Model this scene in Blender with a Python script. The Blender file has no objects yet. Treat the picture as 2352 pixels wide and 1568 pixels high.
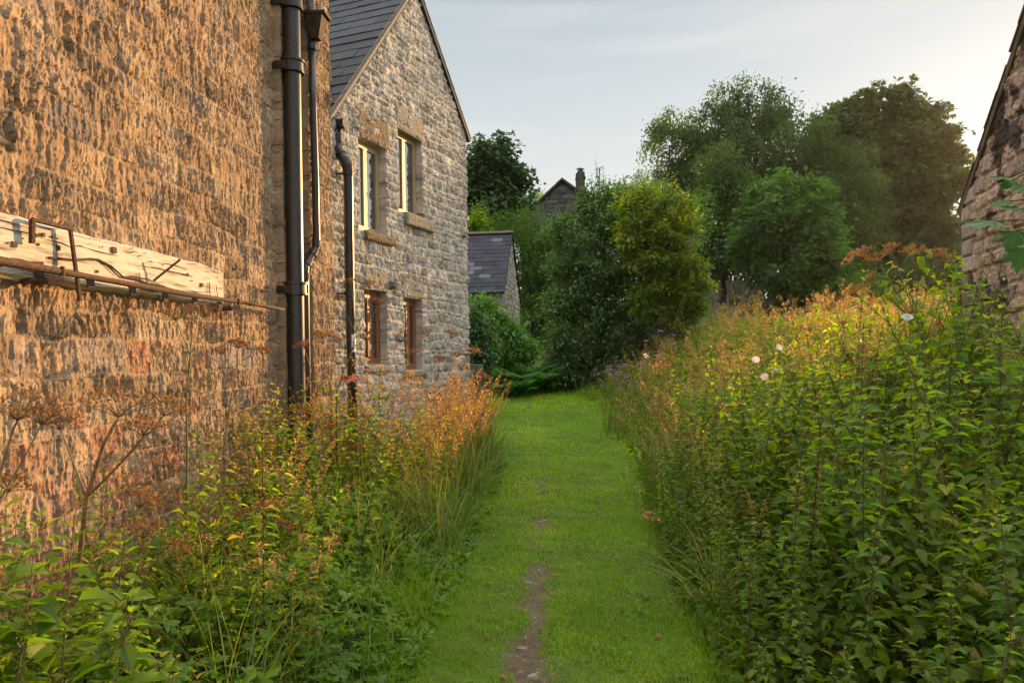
import bpy, math, random
import numpy as np
from mathutils import Vector, Matrix
R = math.radians
sc = bpy.context.scene
col = sc.collection

# ------------------------------------------------------------------ camera
F = 1650.0                     # focal length in reference-picture pixels (2352 wide)
ROLL = R(0.85)
cam_d = bpy.data.cameras.new('camera')
cam_d.sensor_width = 36.0
cam_d.lens = 36.0 * F / 2352.0
cam_d.shift_y = 31.0 / 2352.0
cam_d.clip_start = 0.05
cam_d.clip_end = 3000
cam = bpy.data.objects.new('camera', cam_d)
cam.location = (0, 0, 1.6)
cam.rotation_euler = (R(90), ROLL, 0)
col.objects.link(cam)
sc.camera = cam

# ------------------------------------------------------------------ light
SUN_AZ = R(40.6)               # to the right of straight ahead
SUN_EL = R(10.3)
sun_dir = Vector((math.sin(SUN_AZ) * math.cos(SUN_EL), math.cos(SUN_AZ) * math.cos(SUN_EL), math.sin(SUN_EL)))
sd = bpy.data.lights.new('sun', 'SUN')
sd.energy = 5.0
sd.angle = R(0.6)
sd.color = (1.0, 0.57, 0.23)
so = bpy.data.objects.new('sun', sd)
so.rotation_euler = sun_dir.to_track_quat('Z', 'Y').to_euler()
so.location = (30, 30, 20)
col.objects.link(so)

w = bpy.data.worlds.new('World')
sc.world = w
w.use_nodes = True
nt = w.node_tree
nt.nodes.clear()
def WN(t, **kw):
    n = nt.nodes.new(t)
    for k, v in kw.items():
        setattr(n, k, v)
    return n
wout = WN('ShaderNodeOutputWorld'); bg = WN('ShaderNodeBackground')
sky = WN('ShaderNodeTexSky', sky_type='NISHITA', sun_disc=False)
sky.sun_elevation = SUN_EL
sky.sun_rotation = SUN_AZ
sky.air_density = 1.0; sky.dust_density = 1.5; sky.ozone_density = 1.5
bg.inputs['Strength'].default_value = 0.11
tc = WN('ShaderNodeTexCoord')
sep = WN('ShaderNodeSeparateXYZ')
nt.links.new(tc.outputs['Generated'], sep.inputs[0])
# sky veil: pale blue grey in view, brighter zenith added to lift the shade
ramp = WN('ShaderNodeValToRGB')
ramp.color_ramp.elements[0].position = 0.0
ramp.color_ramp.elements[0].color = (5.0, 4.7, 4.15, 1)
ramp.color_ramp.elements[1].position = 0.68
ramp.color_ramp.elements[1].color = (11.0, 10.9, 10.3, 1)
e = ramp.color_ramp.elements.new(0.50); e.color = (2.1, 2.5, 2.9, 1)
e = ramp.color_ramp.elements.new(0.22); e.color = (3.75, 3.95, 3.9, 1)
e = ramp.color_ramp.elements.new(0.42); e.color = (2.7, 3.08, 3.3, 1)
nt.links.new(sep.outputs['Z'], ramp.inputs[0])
# faint streaks of cirrus
mp = WN('ShaderNodeMapping'); mp.inputs['Scale'].default_value = (1.5, 1.5, 15.0); mp.inputs['Rotation'].default_value = (0, R(4), R(20))
nz = WN('ShaderNodeTexNoise'); nz.inputs['Scale'].default_value = 1.6; nz.inputs['Detail'].default_value = 5.0; nz.inputs['Roughness'].default_value = 0.5
nt.links.new(tc.outputs['Generated'], mp.inputs[0]); nt.links.new(mp.outputs[0], nz.inputs['Vector'])
cr = WN('ShaderNodeValToRGB')
cr.color_ramp.elements[0].position = 0.50; cr.color_ramp.elements[0].color = (0, 0, 0, 1)
cr.color_ramp.elements[1].position = 0.80; cr.color_ramp.elements[1].color = (0.45, 0.45, 0.45, 1)
nt.links.new(nz.outputs['Fac'], cr.inputs[0])
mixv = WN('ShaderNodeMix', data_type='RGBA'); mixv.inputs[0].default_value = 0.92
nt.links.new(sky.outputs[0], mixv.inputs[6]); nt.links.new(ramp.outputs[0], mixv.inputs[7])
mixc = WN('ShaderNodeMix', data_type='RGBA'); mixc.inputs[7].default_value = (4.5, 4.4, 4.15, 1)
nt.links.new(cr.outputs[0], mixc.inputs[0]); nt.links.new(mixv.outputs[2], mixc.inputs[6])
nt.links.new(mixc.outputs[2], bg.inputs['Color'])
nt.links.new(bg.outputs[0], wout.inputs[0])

sc.view_settings.view_transform = 'Standard'
sc.view_settings.look = 'None'
sc.view_settings.gamma = 1.0
sc.view_settings.exposure = 0.92
sc.render.engine = 'CYCLES'
sc.cycles.max_bounces = 7
sc.cycles.diffuse_bounces = 4
sc.cycles.glossy_bounces = 2
sc.cycles.transmission_bounces = 4
sc.cycles.volume_bounces = 0
sc.cycles.caustics_reflective = False
sc.cycles.caustics_refractive = False
sc.cycles.use_denoising = True
sc.cycles.denoising_prefilter = 'ACCURATE'
sc.cycles.sample_clamp_indirect = 6.0

# ------------------------------------------------------------------ helpers
def pix_dir(x, y):
    dx = x - 1176.0; dy = 784.0 - y + 31.0
    c, s = math.cos(ROLL), math.sin(ROLL)
    return np.array((dx * c + dy * s, F, -dx * s + dy * c)) / F
CAM = np.array((0.0, 0.0, 1.6))
def at(x, y, Y):
    """world point at depth Y seen at reference pixel x, y"""
    return CAM + pix_dir(x, y) * Y
def on_plane(x, y, P0, n):
    d = pix_dir(x, y)
    t = np.dot(np.array(P0) - CAM, n) / np.dot(d, n)
    return CAM + d * t

def hsh(ix, iy, seed):
    ix = np.atleast_1d(ix); iy = np.atleast_1d(iy)
    n = (ix.astype(np.int64) * 374761393 + iy.astype(np.int64) * 668265263 + seed * 1274126177) & 0xffffffff
    n = ((n ^ (n >> 13)) * 1274126177) & 0xffffffff
    n = ((n ^ (n >> 16)) * 2246822519) & 0xffffffff
    return ((n ^ (n >> 15)) & 0xffffff) / float(0xffffff)
def vnoise(x, y, seed=0):
    x = np.asarray(x, float); y = np.asarray(y, float)
    ix = np.floor(x); iy = np.floor(y)
    fx = x - ix; fy = y - iy
    fx = fx * fx * (3 - 2 * fx); fy = fy * fy * (3 - 2 * fy)
    a = hsh(ix, iy, seed); b = hsh(ix + 1, iy, seed); c = hsh(ix, iy + 1, seed); d = hsh(ix + 1, iy + 1, seed)
    return (a + (b - a) * fx + (c - a) * fy + (a - b - c + d) * fx * fy) * 2 - 1
def fbm(x, y, seed=0, octv=4, gain=0.5):
    s = 0; a = 1.0; t = 0
    for o in range(octv):
        s = s + a * vnoise(np.asarray(x) * 2 ** o + 17.3 * o, np.asarray(y) * 2 ** o - 9.1 * o, seed + o)
        t += a; a *= gain
    return s / t
def facets(x, y, cell, seed, sx=1.0, slope=1.0):
    """broken-stone facets: every cell is a little tilted plane with sharp edges"""
    X = x / (cell * sx); Y = y / cell
    ix = np.floor(X); iy = np.floor(Y)
    best = np.full(X.shape, 9e9); val = np.zeros(X.shape)
    for dx in (-1, 0, 1):
        for dy in (-1, 0, 1):
            cx = ix + dx; cy = iy + dy
            px_ = cx + .1 + .8 * hsh(cx, cy, seed); py_ = cy + .1 + .8 * hsh(cx, cy, seed + 1)
            d = (X - px_) ** 2 + (Y - py_) ** 2
            v = hsh(cx, cy, seed + 2) - .5 + slope * ((hsh(cx, cy, seed + 3) - .5) * (X - px_) * 1.6 + (hsh(cx, cy, seed + 4) - .5) * (Y - py_) * .8)
            val = np.where(d < best, v, val); best = np.minimum(best, d)
    return val
def ss(a, b, x):
    t = np.clip((np.asarray(x, float) - a) / (b - a), 0, 1)
    return t * t * (3 - 2 * t)

class MB:
    """collects faces in numpy blocks, built as ONE mesh object"""
    def __init__(s):
        s.v = []; s.n = 0; s.blk = []
    def add(s, v, f, mat=0, rnd=0.5):
        v = np.asarray(v, float).reshape(-1, 3); f = np.asarray(f, int)
        if len(f) == 0:
            return s
        r = np.broadcast_to(np.asarray(rnd, float), (len(f),)).copy()
        s.v.append(v); s.blk.append((f + s.n, mat, r)); s.n += len(v)
        return s
    def build(s, name, mats, parent=None, smooth=False, vcol=None):
        me = bpy.data.meshes.new(name)
        v = np.concatenate(s.v).astype(np.float32)
        me.vertices.add(len(v)); me.vertices.foreach_set('co', v.ravel())
        lv = np.concatenate([b[0].ravel() for b in s.blk]).astype(np.int32)
        cnt = np.concatenate([np.full(len(b[0]), b[0].shape[1]) for b in s.blk]).astype(np.int32)
        st = np.concatenate([[0], np.cumsum(cnt)[:-1]]).astype(np.int32)
        me.loops.add(len(lv)); me.loops.foreach_set('vertex_index', lv)
        me.polygons.add(len(cnt)); me.polygons.foreach_set('loop_start', st)
        mi = np.concatenate([np.full(len(b[0]), b[1]) for b in s.blk]).astype(np.int32)
        if not isinstance(mats, (list, tuple)):
            mats = [mats]
        for m in mats:
            me.materials.append(m)
        me.polygons.foreach_set('material_index', mi)
        me.polygons.foreach_set('use_smooth', np.full(len(cnt), smooth))
        at_ = me.attributes.new('rnd', 'FLOAT', 'FACE')
        at_.data.foreach_set('value', np.concatenate([b[2] for b in s.blk]).astype(np.float32))
        if vcol is not None:
            a2 = me.attributes.new('tone', 'FLOAT_COLOR', 'POINT')
            c4 = np.ones((len(v), 4), np.float32); c4[:, :3] = vcol
            a2.data.foreach_set('color', c4.ravel())
        me.update(calc_edges=True)
        me.validate()
        o = bpy.data.objects.new(name, me)
        col.objects.link(o)
        if parent is not None:
            o.parent = parent
        return o
    def box(s, c, sx, sy, sz, ax=None, mat=0, rnd=0.5, taper=(1, 1)):
        """box centred at c; ax = 3x3 rows of local axes; taper scales the top in x, y"""
        ax = np.eye(3) if ax is None else np.asarray(ax, float)
        v = []
        for z, tx, ty in ((-.5, 1, 1), (.5, taper[0], taper[1])):
            for x, y in ((-.5, -.5), (.5, -.5), (.5, .5), (-.5, .5)):
                v.append(np.asarray(c) + ax[0] * x * sx * tx + ax[1] * y * sy * ty + ax[2] * z * sz)
        return s.add(v, [(3, 2, 1, 0), (4, 5, 6, 7), (0, 1, 5, 4), (1, 2, 6, 5), (2, 3, 7, 6), (3, 0, 4, 7)], mat, rnd)
    def tube(s, pts, rad, n=6, mat=0, rnd=0.5, caps=True):
        pts = np.asarray(pts, float); m = len(pts)
        rad = np.broadcast_to(np.asarray(rad, float), (m,))
        tg = np.gradient(pts, axis=0); tg /= np.linalg.norm(tg, axis=1)[:, None] + 1e-9
        up = np.array((0.0, 0.0, 1.0)) if abs(tg[0][2]) < .9 else np.array((1.0, 0.0, 0.0))
        V = []
        a = np.linspace(0, 2 * math.pi, n, endpoint=False)
        for i in range(m):
            x = np.cross(up, tg[i]); x /= np.linalg.norm(x) + 1e-9
            y = np.cross(tg[i], x); up = y if abs(np.dot(y, tg[min(i + 1, m - 1)])) < .95 else up
            V.append(pts[i] + rad[i] * (np.cos(a)[:, None] * x + np.sin(a)[:, None] * y))
        V = np.concatenate(V)
        i0 = np.arange(m - 1)[:, None] * n; k = np.arange(n)[None]; k2 = (k + 1) % n
        f = np.stack([i0 + k, i0 + k2, i0 + n + k2, i0 + n + k], -1).reshape(-1, 4)
        s.add(V, f, mat, rnd)
        if caps:
            s.blk.append((np.arange(n)[None, ::-1] + s.n - m * n, mat, np.array([.5])))
            s.blk.append((np.arange(n)[None] + s.n - n, mat, np.array([.5])))
        return s
    def scatter(s, tmpl, pos, rot, scale, rnd, mat=0):
        tv, tf = tmpl
        N = len(pos)
        if N == 0:
            return s
        sca = np.asarray(scale, float)
        sca = np.broadcast_to(sca[:, None] if sca.ndim == 1 else sca, (N, 3))
        v = np.einsum('nij,nkj->nki', rot, tv[None] * sca[:, None]) + np.asarray(pos)[:, None]
        k = len(tv)
        off = (np.arange(N) * k)[:, None, None]
        first = True
        for fb in tf:
            f = (fb[None] + off).reshape(-1, fb.shape[1])
            r = np.repeat(np.broadcast_to(rnd, (N,)), len(fb))
            if first:
                s.add(v.reshape(-1, 3), f, mat, r); first = False
            else:
                s.blk.append((f + s.n - N * k, mat, r))
        return s

def frames(d, up=None):
    """rotations whose y axis is d and whose z axis is as near `up` as can be"""
    d = np.asarray(d, float); d = d / (np.linalg.norm(d, axis=1)[:, None] + 1e-9)
    up = np.broadcast_to(np.array((0, 0, 1.0)) if up is None else np.asarray(up, float), d.shape)
    x = np.cross(d, up); ln = np.linalg.norm(x, axis=1)[:, None]
    x = np.where(ln < 1e-4, np.array((1.0, 0, 0)), x / (ln + 1e-9))
    z = np.cross(x, d)
    return np.stack([x, d, z], -1)
def rdirs(rg, n):
    v = rg.normal(size=(n, 3))
    return v / np.linalg.norm(v, axis=1)[:, None]

# leaf templates: y along the leaf, z its face normal, unit length
def leaf_tmpl(rows, fold=.12, droop=.25, saw=0.0):
    v = []; f = []
    for i, (t, hw) in enumerate(rows):
        z = -droop * t * t
        hw2 = hw * (1 + (saw if i % 2 else -saw))
        v += [(-hw2, t, z + fold * hw2 * 2), (0, t, z), (hw2, t, z + fold * hw2 * 2)]
    for i in range(len(rows) - 1):
        a = i * 3
        f += [(a, a + 1, a + 4, a + 3), (a + 1, a + 2, a + 5, a + 4)]
    return np.array(v, float), [np.array(f)]
NETTLE = leaf_tmpl([(0, .03), (.07, .2), (.14, .25), (.24, .31), (.33, .31), (.45, .31), (.54, .25), (.66, .21), (.74, .15), (.84, .1), (1, .005)], .22, .34, .10)
OVAL = leaf_tmpl([(0, .03), (.2, .2), (.45, .27), (.75, .17), (1, .01)], .2, .22)
LANCE = leaf_tmpl([(0, .02), (.25, .08), (.6, .07), (1, .004)], .2, .3)
HEART = leaf_tmpl([(-.12, .16), (0, .30), (.15, .36), (.4, .28), (.7, .14), (1, .01)], .18, .2)
TINY = (np.array([(0, 0, 0), (-.3, .45, .08), (0, 1, -.12), (.3, .45, .08)], float), [np.array([(0, 1, 2, 3)])])
BLADE = leaf_tmpl([(0, .5), (.35, .5), (.7, .36), (1, .03)], 0, 0)
def lobed(nl, depth, saw=0, spread=2.5, tip=.5):
    """palmate leaf, nl lobes, petiole joins at the origin"""
    out = [(0.0, 0.0, 0.0)]; ring = []
    for i in range(nl):
        a = (i - (nl - 1) / 2) / (nl - 1) * spread if nl > 1 else 0
        L = (1.0 - .42 * abs(a) / (spread / 2) ** 1.0 * .8)
        da = spread / (nl - 1) / 2
        def pt(ang, r):
            return (math.sin(ang) * r, .18 + math.cos(ang) * r * .82, -.12 * r * r + .05 * math.cos(ang * 7))
        ring.append(pt(a - da * .98, L * depth * .8))
        ring.append(pt(a - da * .55, L * (depth + 1) * .46))
        if saw: ring.append(pt(a - da * .40, L * .68))
        ring.append(pt(a, L))
        if saw: ring.append(pt(a + da * .40, L * .68))
        ring.append(pt(a + da * .55, L * (depth + 1) * .46))
    v = out + ring
    n = len(ring)
    f = [(0, i + 2, i + 1) for i in range(n - 1)]
    return np.array(v, float), [np.array(f)]
MAPLE = lobed(5, .62, 1, 3.7)
BUTTER = lobed(3, .32, 1, 3.2)

# ------------------------------------------------------------------ object tagging
def tag(o, label=None, cat=None, group=None, kind=None):
    if label: o['label'] = label
    if cat: o['category'] = cat
    if group: o['group'] = group
    if kind: o['kind'] = kind
    return o
def thing(name, label, cat, loc=(0, 0, 0), rz=0.0, group=None):
    o = bpy.data.objects.new(name, None)
    o.empty_display_size = .1
    o.location = loc; o.rotation_euler = (0, 0, rz)
    col.objects.link(o)
    return tag(o, label, cat, group)
def copy_tree(o, parent=None):
    c = o.copy(); col.objects.link(c)
    c.parent = parent
    for ch in o.children:
        copy_tree(ch, c)
    return c
class Proto:
    """hands out the source thing first, then copies of it"""
    def __init__(s, root):
        s.root = root; s.used = False
    def place(s, loc, rz=0.0, scale=1.0, label=None, group=None, tilt=(0, 0), cat=None):
        o = copy_tree(s.root) if s.used else s.root
        s.used = True
        o.location = loc; o.rotation_euler = (tilt[0], tilt[1], rz)
        o.scale = (scale, scale, scale)
        if label: o['label'] = label
        if group: o['group'] = group
        if cat: o['category'] = cat
        return o

# ------------------------------------------------------------------ materials
def new_mat(name):
    m = bpy.data.materials.new(name); m.use_nodes = True
    t = m.node_tree; t.nodes.clear()
    out = t.nodes.new('ShaderNodeOutputMaterial')
    return m, t, out
def ramp_node(t, stops):
    r = t.nodes.new('ShaderNodeValToRGB')
    el = r.color_ramp.elements
    while len(el) < len(stops):
        el.new(0.5)
    for e_, (p, c) in zip(el, stops):
        e_.position = p; e_.color = (*c, 1)
    return r
def leaf_mat(name, stops, trans=(1.0, 1.25, .35), tfac=.45, rough=.45, spec=.35, patch=True):
    """thin leaf: colour picked per leaf and per plant, part of the light passes through"""
    m, t, out = new_mat(name)
    at_ = t.nodes.new('ShaderNodeAttribute'); at_.attribute_name = 'rnd'
    oi = t.nodes.new('ShaderNodeObjectInfo')
    ma = t.nodes.new('ShaderNodeMath'); ma.operation = 'MULTIPLY_ADD'; ma.inputs[1].default_value = .44; ma.inputs[2].default_value = -.20
    t.links.new(oi.outputs['Random'], ma.inputs[0])
    ad = t.nodes.new('ShaderNodeMath'); ad.use_clamp = True
    t.links.new(at_.outputs['Fac'], ad.inputs[0]); t.links.new(ma.outputs[0], ad.inputs[1])
    rp = ramp_node(t, stops)
    t.links.new(ad.outputs[0], rp.inputs[0])
    pb = t.nodes.new('ShaderNodeBsdfPrincipled')
    pb.inputs['Roughness'].default_value = rough
    pb.inputs['Specular IOR Level'].default_value = spec
    t.links.new(rp.outputs[0], pb.inputs['Base Color'])
    tl = t.nodes.new('ShaderNodeBsdfTranslucent')
    mu = t.nodes.new('ShaderNodeMix'); mu.data_type = 'RGBA'; mu.blend_type = 'MULTIPLY'; mu.inputs[0].default_value = 1
    mu.inputs[7].default_value = (*[2.0 * c for c in trans], 1)
    t.links.new(rp.outputs[0], mu.inputs[6]); t.links.new(mu.outputs[2], tl.inputs[0])
    mx = t.nodes.new('ShaderNodeMixShader'); mx.inputs[0].default_value = tfac
    t.links.new(pb.outputs[0], mx.inputs[1]); t.links.new(tl.outputs[0], mx.inputs[2])
    t.links.new(mx.outputs[0], out.inputs[0])
    return m
def plain_mat(name, c1, c2, scale=20, rough=.7, bump=.0, metallic=0.0, spec=.4, stretch=(1, 1, 1), detail=6, bdist=.01, lo=.35, hi=.65):
    m, t, out = new_mat(name)
    tcn = t.nodes.new('ShaderNodeTexCoord'); mp_ = t.nodes.new('ShaderNodeMapping'); mp_.inputs['Scale'].default_value = stretch
    nz_ = t.nodes.new('ShaderNodeTexNoise'); nz_.inputs['Scale'].default_value = scale; nz_.inputs['Detail'].default_value = detail
    t.links.new(tcn.outputs['Object'], mp_.inputs[0]); t.links.new(mp_.outputs[0], nz_.inputs['Vector'])
    rp = ramp_node(t, [(lo, c1), (hi, c2)])
    t.links.new(nz_.outputs['Fac'], rp.inputs[0])
    pb = t.nodes.new('ShaderNodeBsdfPrincipled')
    pb.inputs['Roughness'].default_value = rough; pb.inputs['Metallic'].default_value = metallic
    pb.inputs['Specular IOR Level'].default_value = spec
    t.links.new(rp.outputs[0], pb.inputs['Base Color'])
    if bump:
        b = t.nodes.new('ShaderNodeBump'); b.inputs['Strength'].default_value = bump; b.inputs['Distance'].default_value = bdist
        t.links.new(nz_.outputs['Fac'], b.inputs['Height']); t.links.new(b.outputs[0], pb.inputs['Normal'])
    t.links.new(pb.outputs[0], out.inputs[0])
    return m
def stone_mat(name, fine=45, bump=.6, bdist=.012, rough=.9, gain=1.0, spots=None):
    """stone whose colour comes from the per-point attribute of the wall mesh, with fine grain on top"""
    m, t, out = new_mat(name)
    a = t.nodes.new('ShaderNodeAttribute'); a.attribute_name = 'tone'
    tcn = t.nodes.new('ShaderNodeTexCoord')
    n1 = t.nodes.new('ShaderNodeTexNoise'); n1.inputs['Scale'].default_value = fine; n1.inputs['Detail'].default_value = 8; n1.inputs['Roughness'].default_value = .65
    n2 = t.nodes.new('ShaderNodeTexNoise'); n2.inputs['Scale'].default_value = fine * .25; n2.inputs['Detail'].default_value = 4
    for n_ in (n1, n2):
        t.links.new(tcn.outputs['Object'], n_.inputs['Vector'])
    rp = ramp_node(t, [(.3, (.62 * gain, .6 * gain, .58 * gain)), (.5, (gain, gain, gain)), (.72, (1.3 * gain, 1.27 * gain, 1.22 * gain))])
    ad = t.nodes.new('ShaderNodeMath'); ad.operation = 'MULTIPLY_ADD'; ad.inputs[1].default_value = .5
    mu_ = t.nodes.new('ShaderNodeMath'); mu_.operation = 'MULTIPLY'; mu_.inputs[1].default_value = .5
    t.links.new(n1.outputs['Fac'], ad.inputs[0]); t.links.new(n2.outputs['Fac'], mu_.inputs[0]); t.links.new(mu_.outputs[0], ad.inputs[2])
    t.links.new(ad.outputs[0], rp.inputs[0])
    mu = t.nodes.new('ShaderNodeMix'); mu.data_type = 'RGBA'; mu.blend_type = 'MULTIPLY'; mu.inputs[0].default_value = 1
    t.links.new(a.outputs['Color'], mu.inputs[6]); t.links.new(rp.outputs[0], mu.inputs[7])
    pb = t.nodes.new('ShaderNodeBsdfPrincipled'); pb.inputs['Roughness'].default_value = rough
    pb.inputs['Specular IOR Level'].default_value = .25
    t.links.new(mu.outputs[2], pb.inputs['Base Color'])
    b = t.nodes.new('ShaderNodeBump'); b.inputs['Strength'].default_value = bump; b.inputs['Distance'].default_value = bdist
    t.links.new(ad.outputs[0], b.inputs['Height']); t.links.new(b.outputs[0], pb.inputs['Normal'])
    t.links.new(pb.outputs[0], out.inputs[0])
    return m
def rnd_mat(name, stops, rough=.6, spec=.4, fine=30, bump=.3, bdist=.004):
    """colour picked per face block (slates, pebbles, seeds) with fine grain"""
    m, t, out = new_mat(name)
    a = t.nodes.new('ShaderNodeAttribute'); a.attribute_name = 'rnd'
    rp = ramp_node(t, stops); t.links.new(a.outputs['Fac'], rp.inputs[0])
    tcn = t.nodes.new('ShaderNodeTexCoord')
    n1 = t.nodes.new('ShaderNodeTexNoise'); n1.inputs['Scale'].default_value = fine; n1.inputs['Detail'].default_value = 6
    t.links.new(tcn.outputs['Object'], n1.inputs['Vector'])
    r2 = ramp_node(t, [(.3, (.75, .75, .75)), (.7, (1.2, 1.2, 1.2))]); t.links.new(n1.outputs['Fac'], r2.inputs[0])
    mu = t.nodes.new('ShaderNodeMix'); mu.data_type = 'RGBA'; mu.blend_type = 'MULTIPLY'; mu.inputs[0].default_value = 1
    t.links.new(rp.outputs[0], mu.inputs[6]); t.links.new(r2.outputs[0], mu.inputs[7])
    pb = t.nodes.new('ShaderNodeBsdfPrincipled'); pb.inputs['Roughness'].default_value = rough; pb.inputs['Specular IOR Level'].default_value = spec
    t.links.new(mu.outputs[2], pb.inputs['Base Color'])
    b = t.nodes.new('ShaderNodeBump'); b.inputs['Strength'].default_value = bump; b.inputs['Distance'].default_value = bdist
    t.links.new(n1.outputs['Fac'], b.inputs['Height']); t.links.new(b.outputs[0], pb.inputs['Normal'])
    t.links.new(pb.outputs[0], out.inputs[0])
    return m

M = {}
M['stone_near'] = stone_mat('buff_rubble_stone', 40, .9, .016)
M['stone_gable'] = stone_mat('grey_rubble_stone', 34, .7, .012)
M['stone_barn'] = stone_mat('sooty_rubble_stone', 30, .8, .015)
M['stone_far'] = stone_mat('far_house_stone', 12, .5, .02)
M['grit'] = plain_mat('gritstone', (.17, .155, .125), (.29, .265, .215), 26, .9, .7, bdist=.02)
M['grit_rough'] = plain_mat('pecked_gritstone', (.14, .10, .065), (.26, .195, .125), 30, .95, 1.0, bdist=.04)
M['dress'] = plain_mat('dressed_stone', (.36, .29, .20), (.46, .38, .26), 9, .9, .35)
M['iron'] = plain_mat('black_painted_iron', (.012, .013, .014), (.03, .03, .03), 35, .32, .12, spec=.6, bdist=.003)
M['plastic'] = plain_mat('black_plastic', (.012, .013, .014), (.022, .023, .024), 10, .28, .03, spec=.5)
M['lead'] = plain_mat('weathered_lead', (.10, .105, .115), (.2, .205, .21), 25, .75, .2)
M['rust'] = plain_mat('rusty_iron', (.045, .022, .012), (.12, .06, .03), 60, .85, .8, bdist=.004)
M['beam'] = plain_mat('limewashed_timber', (.20, .16, .115), (.58, .52, .43), 7, .95, 1.0, stretch=(3, .5, 5), bdist=.01, lo=.3, hi=.5)
M['crack'] = plain_mat('dark_crack', (.06, .04, .03), (.11, .075, .05), 40, .95)
M['frame'] = plain_mat('varnished_timber', (.20, .075, .03), (.30, .13, .055), 14, .4, .15, stretch=(1, 1, .12))
M['frame_lit'] = plain_mat('sunlit_timber', (.36, .26, .15), (.48, .37, .23), 14, .45, .1, stretch=(1, 1, .12))  # paler copy of the frame timber: sunlight on the upper windows, put into the colour
M['sticker'] = plain_mat('white_sticker', (.62, .62, .66), (.72, .72, .76), 15, .4)
M['ink'] = plain_mat('sticker_ink', (.01, .01, .012), (.02, .02, .022), 10, .5)
M['slate'] = rnd_mat('blue_grey_slate', [(0, (.022, .025, .036)), (.5, (.034, .038, .054)), (.85, (.05, .054, .072)), (1, (.13, .14, .175))], .62, .2, 18, .25)
M['slate_far'] = rnd_mat('stone_slate', [(0, (.13, .105, .07)), (1, (.22, .175, .11))], .9, .2, 6, .4)
M['mortar'] = plain_mat('lime_mortar', (.40, .36, .29), (.52, .47, .39), 18, .95, .5)
M['bark'] = plain_mat('grey_brown_bark', (.05, .038, .026), (.12, .095, .07), 8, .95, .8, stretch=(1, 1, .25), bdist=.03)
M['concrete'] = plain_mat('aged_concrete', (.24, .22, .15), (.40, .37, .27), 5, .95, .4, bdist=.02)
M['post'] = plain_mat('silvered_post', (.14, .12, .09), (.25, .22, .17), 14, .9, .5, stretch=(1, 1, .2))
m_, t_, out_ = new_mat('window_glass')
pb_ = t_.nodes.new('ShaderNodeBsdfPrincipled'); pb_.inputs['Base Color'].default_value = (.02, .022, .024, 1)
pb_.inputs['Roughness'].default_value = .03; pb_.inputs['IOR'].default_value = 2.6; pb_.inputs['Specular IOR Level'].default_value = .6; pb_.inputs['Coat Weight'].default_value = 1.0; pb_.inputs['Coat Roughness'].default_value = .02
t_.links.new(pb_.outputs[0], out_.inputs[0]); M['glass'] = m_

# plants
M['nettle'] = leaf_mat('nettle_leaf', [(0, (.055, .11, .014)), (.4, (.10, .185, .020)), (.8, (.17, .26, .028)), (.93, (.25, .29, .035)), (1, (.34, .26, .05))], (1.5, 1.5, .22), .45, .5, .28)
M['nettle_dry'] = leaf_mat('nettle_tassel', [(0, (.09, .11, .04)), (.6, (.16, .16, .07)), (1, (.26, .22, .11))], (1, .95, .5), .4, .7, .1)
M['stem_green'] = plain_mat('green_stem', (.07, .10, .025), (.15, .17, .05), 30, .6)
M['stem_dark'] = plain_mat('dark_nettle_stem', (.05, .04, .02), (.10, .085, .035), 30, .6)
M['stem_dry'] = plain_mat('dry_stem', (.14, .085, .04), (.26, .17, .08), 30, .8)
M['seed_tan'] = leaf_mat('tan_seed', [(0, (.17, .10, .05)), (.5, (.30, .20, .105)), (1, (.46, .34, .19))], (1.3, 1.1, .65), .4, .8, .1)
M['seed'] = leaf_mat('dry_seed', [(0, (.09, .045, .022)), (.5, (.19, .10, .05)), (1, (.33, .20, .10))], (1, .8, .45), .35, .8, .1)
M['grass'] = leaf_mat('mown_grass', [(0, (.11, .21, .008)), (.5, (.20, .335, .011)), (.85, (.32, .40, .022)), (1, (.28, .28, .08))], (1.0, 1.15, .2), .4, .5, .3)
M['tall_grass'] = leaf_mat('tall_grass_blade', [(0, (.05, .11, .02)), (.5, (.10, .19, .03)), (.8, (.19, .24, .05)), (1, (.33, .27, .11))], (1.0, 1.1, .25), .42, .5, .3)
M['straw'] = leaf_mat('straw', [(0, (.22, .13, .055)), (.5, (.37, .24, .11)), (1, (.52, .37, .19))], (1.4, 1.1, .6), .4, .75, .1)
M['herb'] = leaf_mat('herb_leaf', [(0, (.07, .10, .016)), (.45, (.14, .17, .026)), (.75, (.24, .22, .042)), (1, (.40, .27, .09))], (1.6, 1.45, .28), .45, .55, .2)
M['butter'] = leaf_mat('buttercup_leaf', [(0, (.06, .125, .010)), (.5, (.11, .205, .014)), (.9, (.18, .27, .022)), (1, (.22, .24, .06))], (1.0, 1.25, .25), .4, .45, .4)
M['bind'] = leaf_mat('bindweed_leaf', [(0, (.08, .15, .012)), (.6, (.15, .23, .016)), (1, (.30, .30, .03))], (1.6, 1.5, .12), .55, .42, .4)
M['under'] = leaf_mat('undergrowth_leaf', [(0, (.045, .08, .013)), (.5, (.08, .135, .018)), (.9, (.15, .20, .028)), (1, (.28, .20, .07))], (1.4, 1.45, .25), .45, .5, .2)
M['petal'] = leaf_mat('white_petal', [(0, (.62, .58, .60)), (1, (.78, .74, .74))], (.5, .48, .48), .35, .5, .2)
M['purple'] = leaf_mat('scabious_petal', [(0, (.24, .22, .46)), (1, (.36, .33, .60))], (.5, .45, .6), .3, .6, .1)
M['red'] = leaf_mat('red_petal', [(0, (.40, .012, .02)), (1, (.60, .03, .03))], (.6, .3, .3), .4, .5, .2)
M['wither'] = leaf_mat('pink_brown_leaf', [(0, (.16, .075, .055)), (.5, (.27, .14, .105)), (1, (.36, .20, .15))], (.8, .7, .6), .3, .85, .1)
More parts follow.
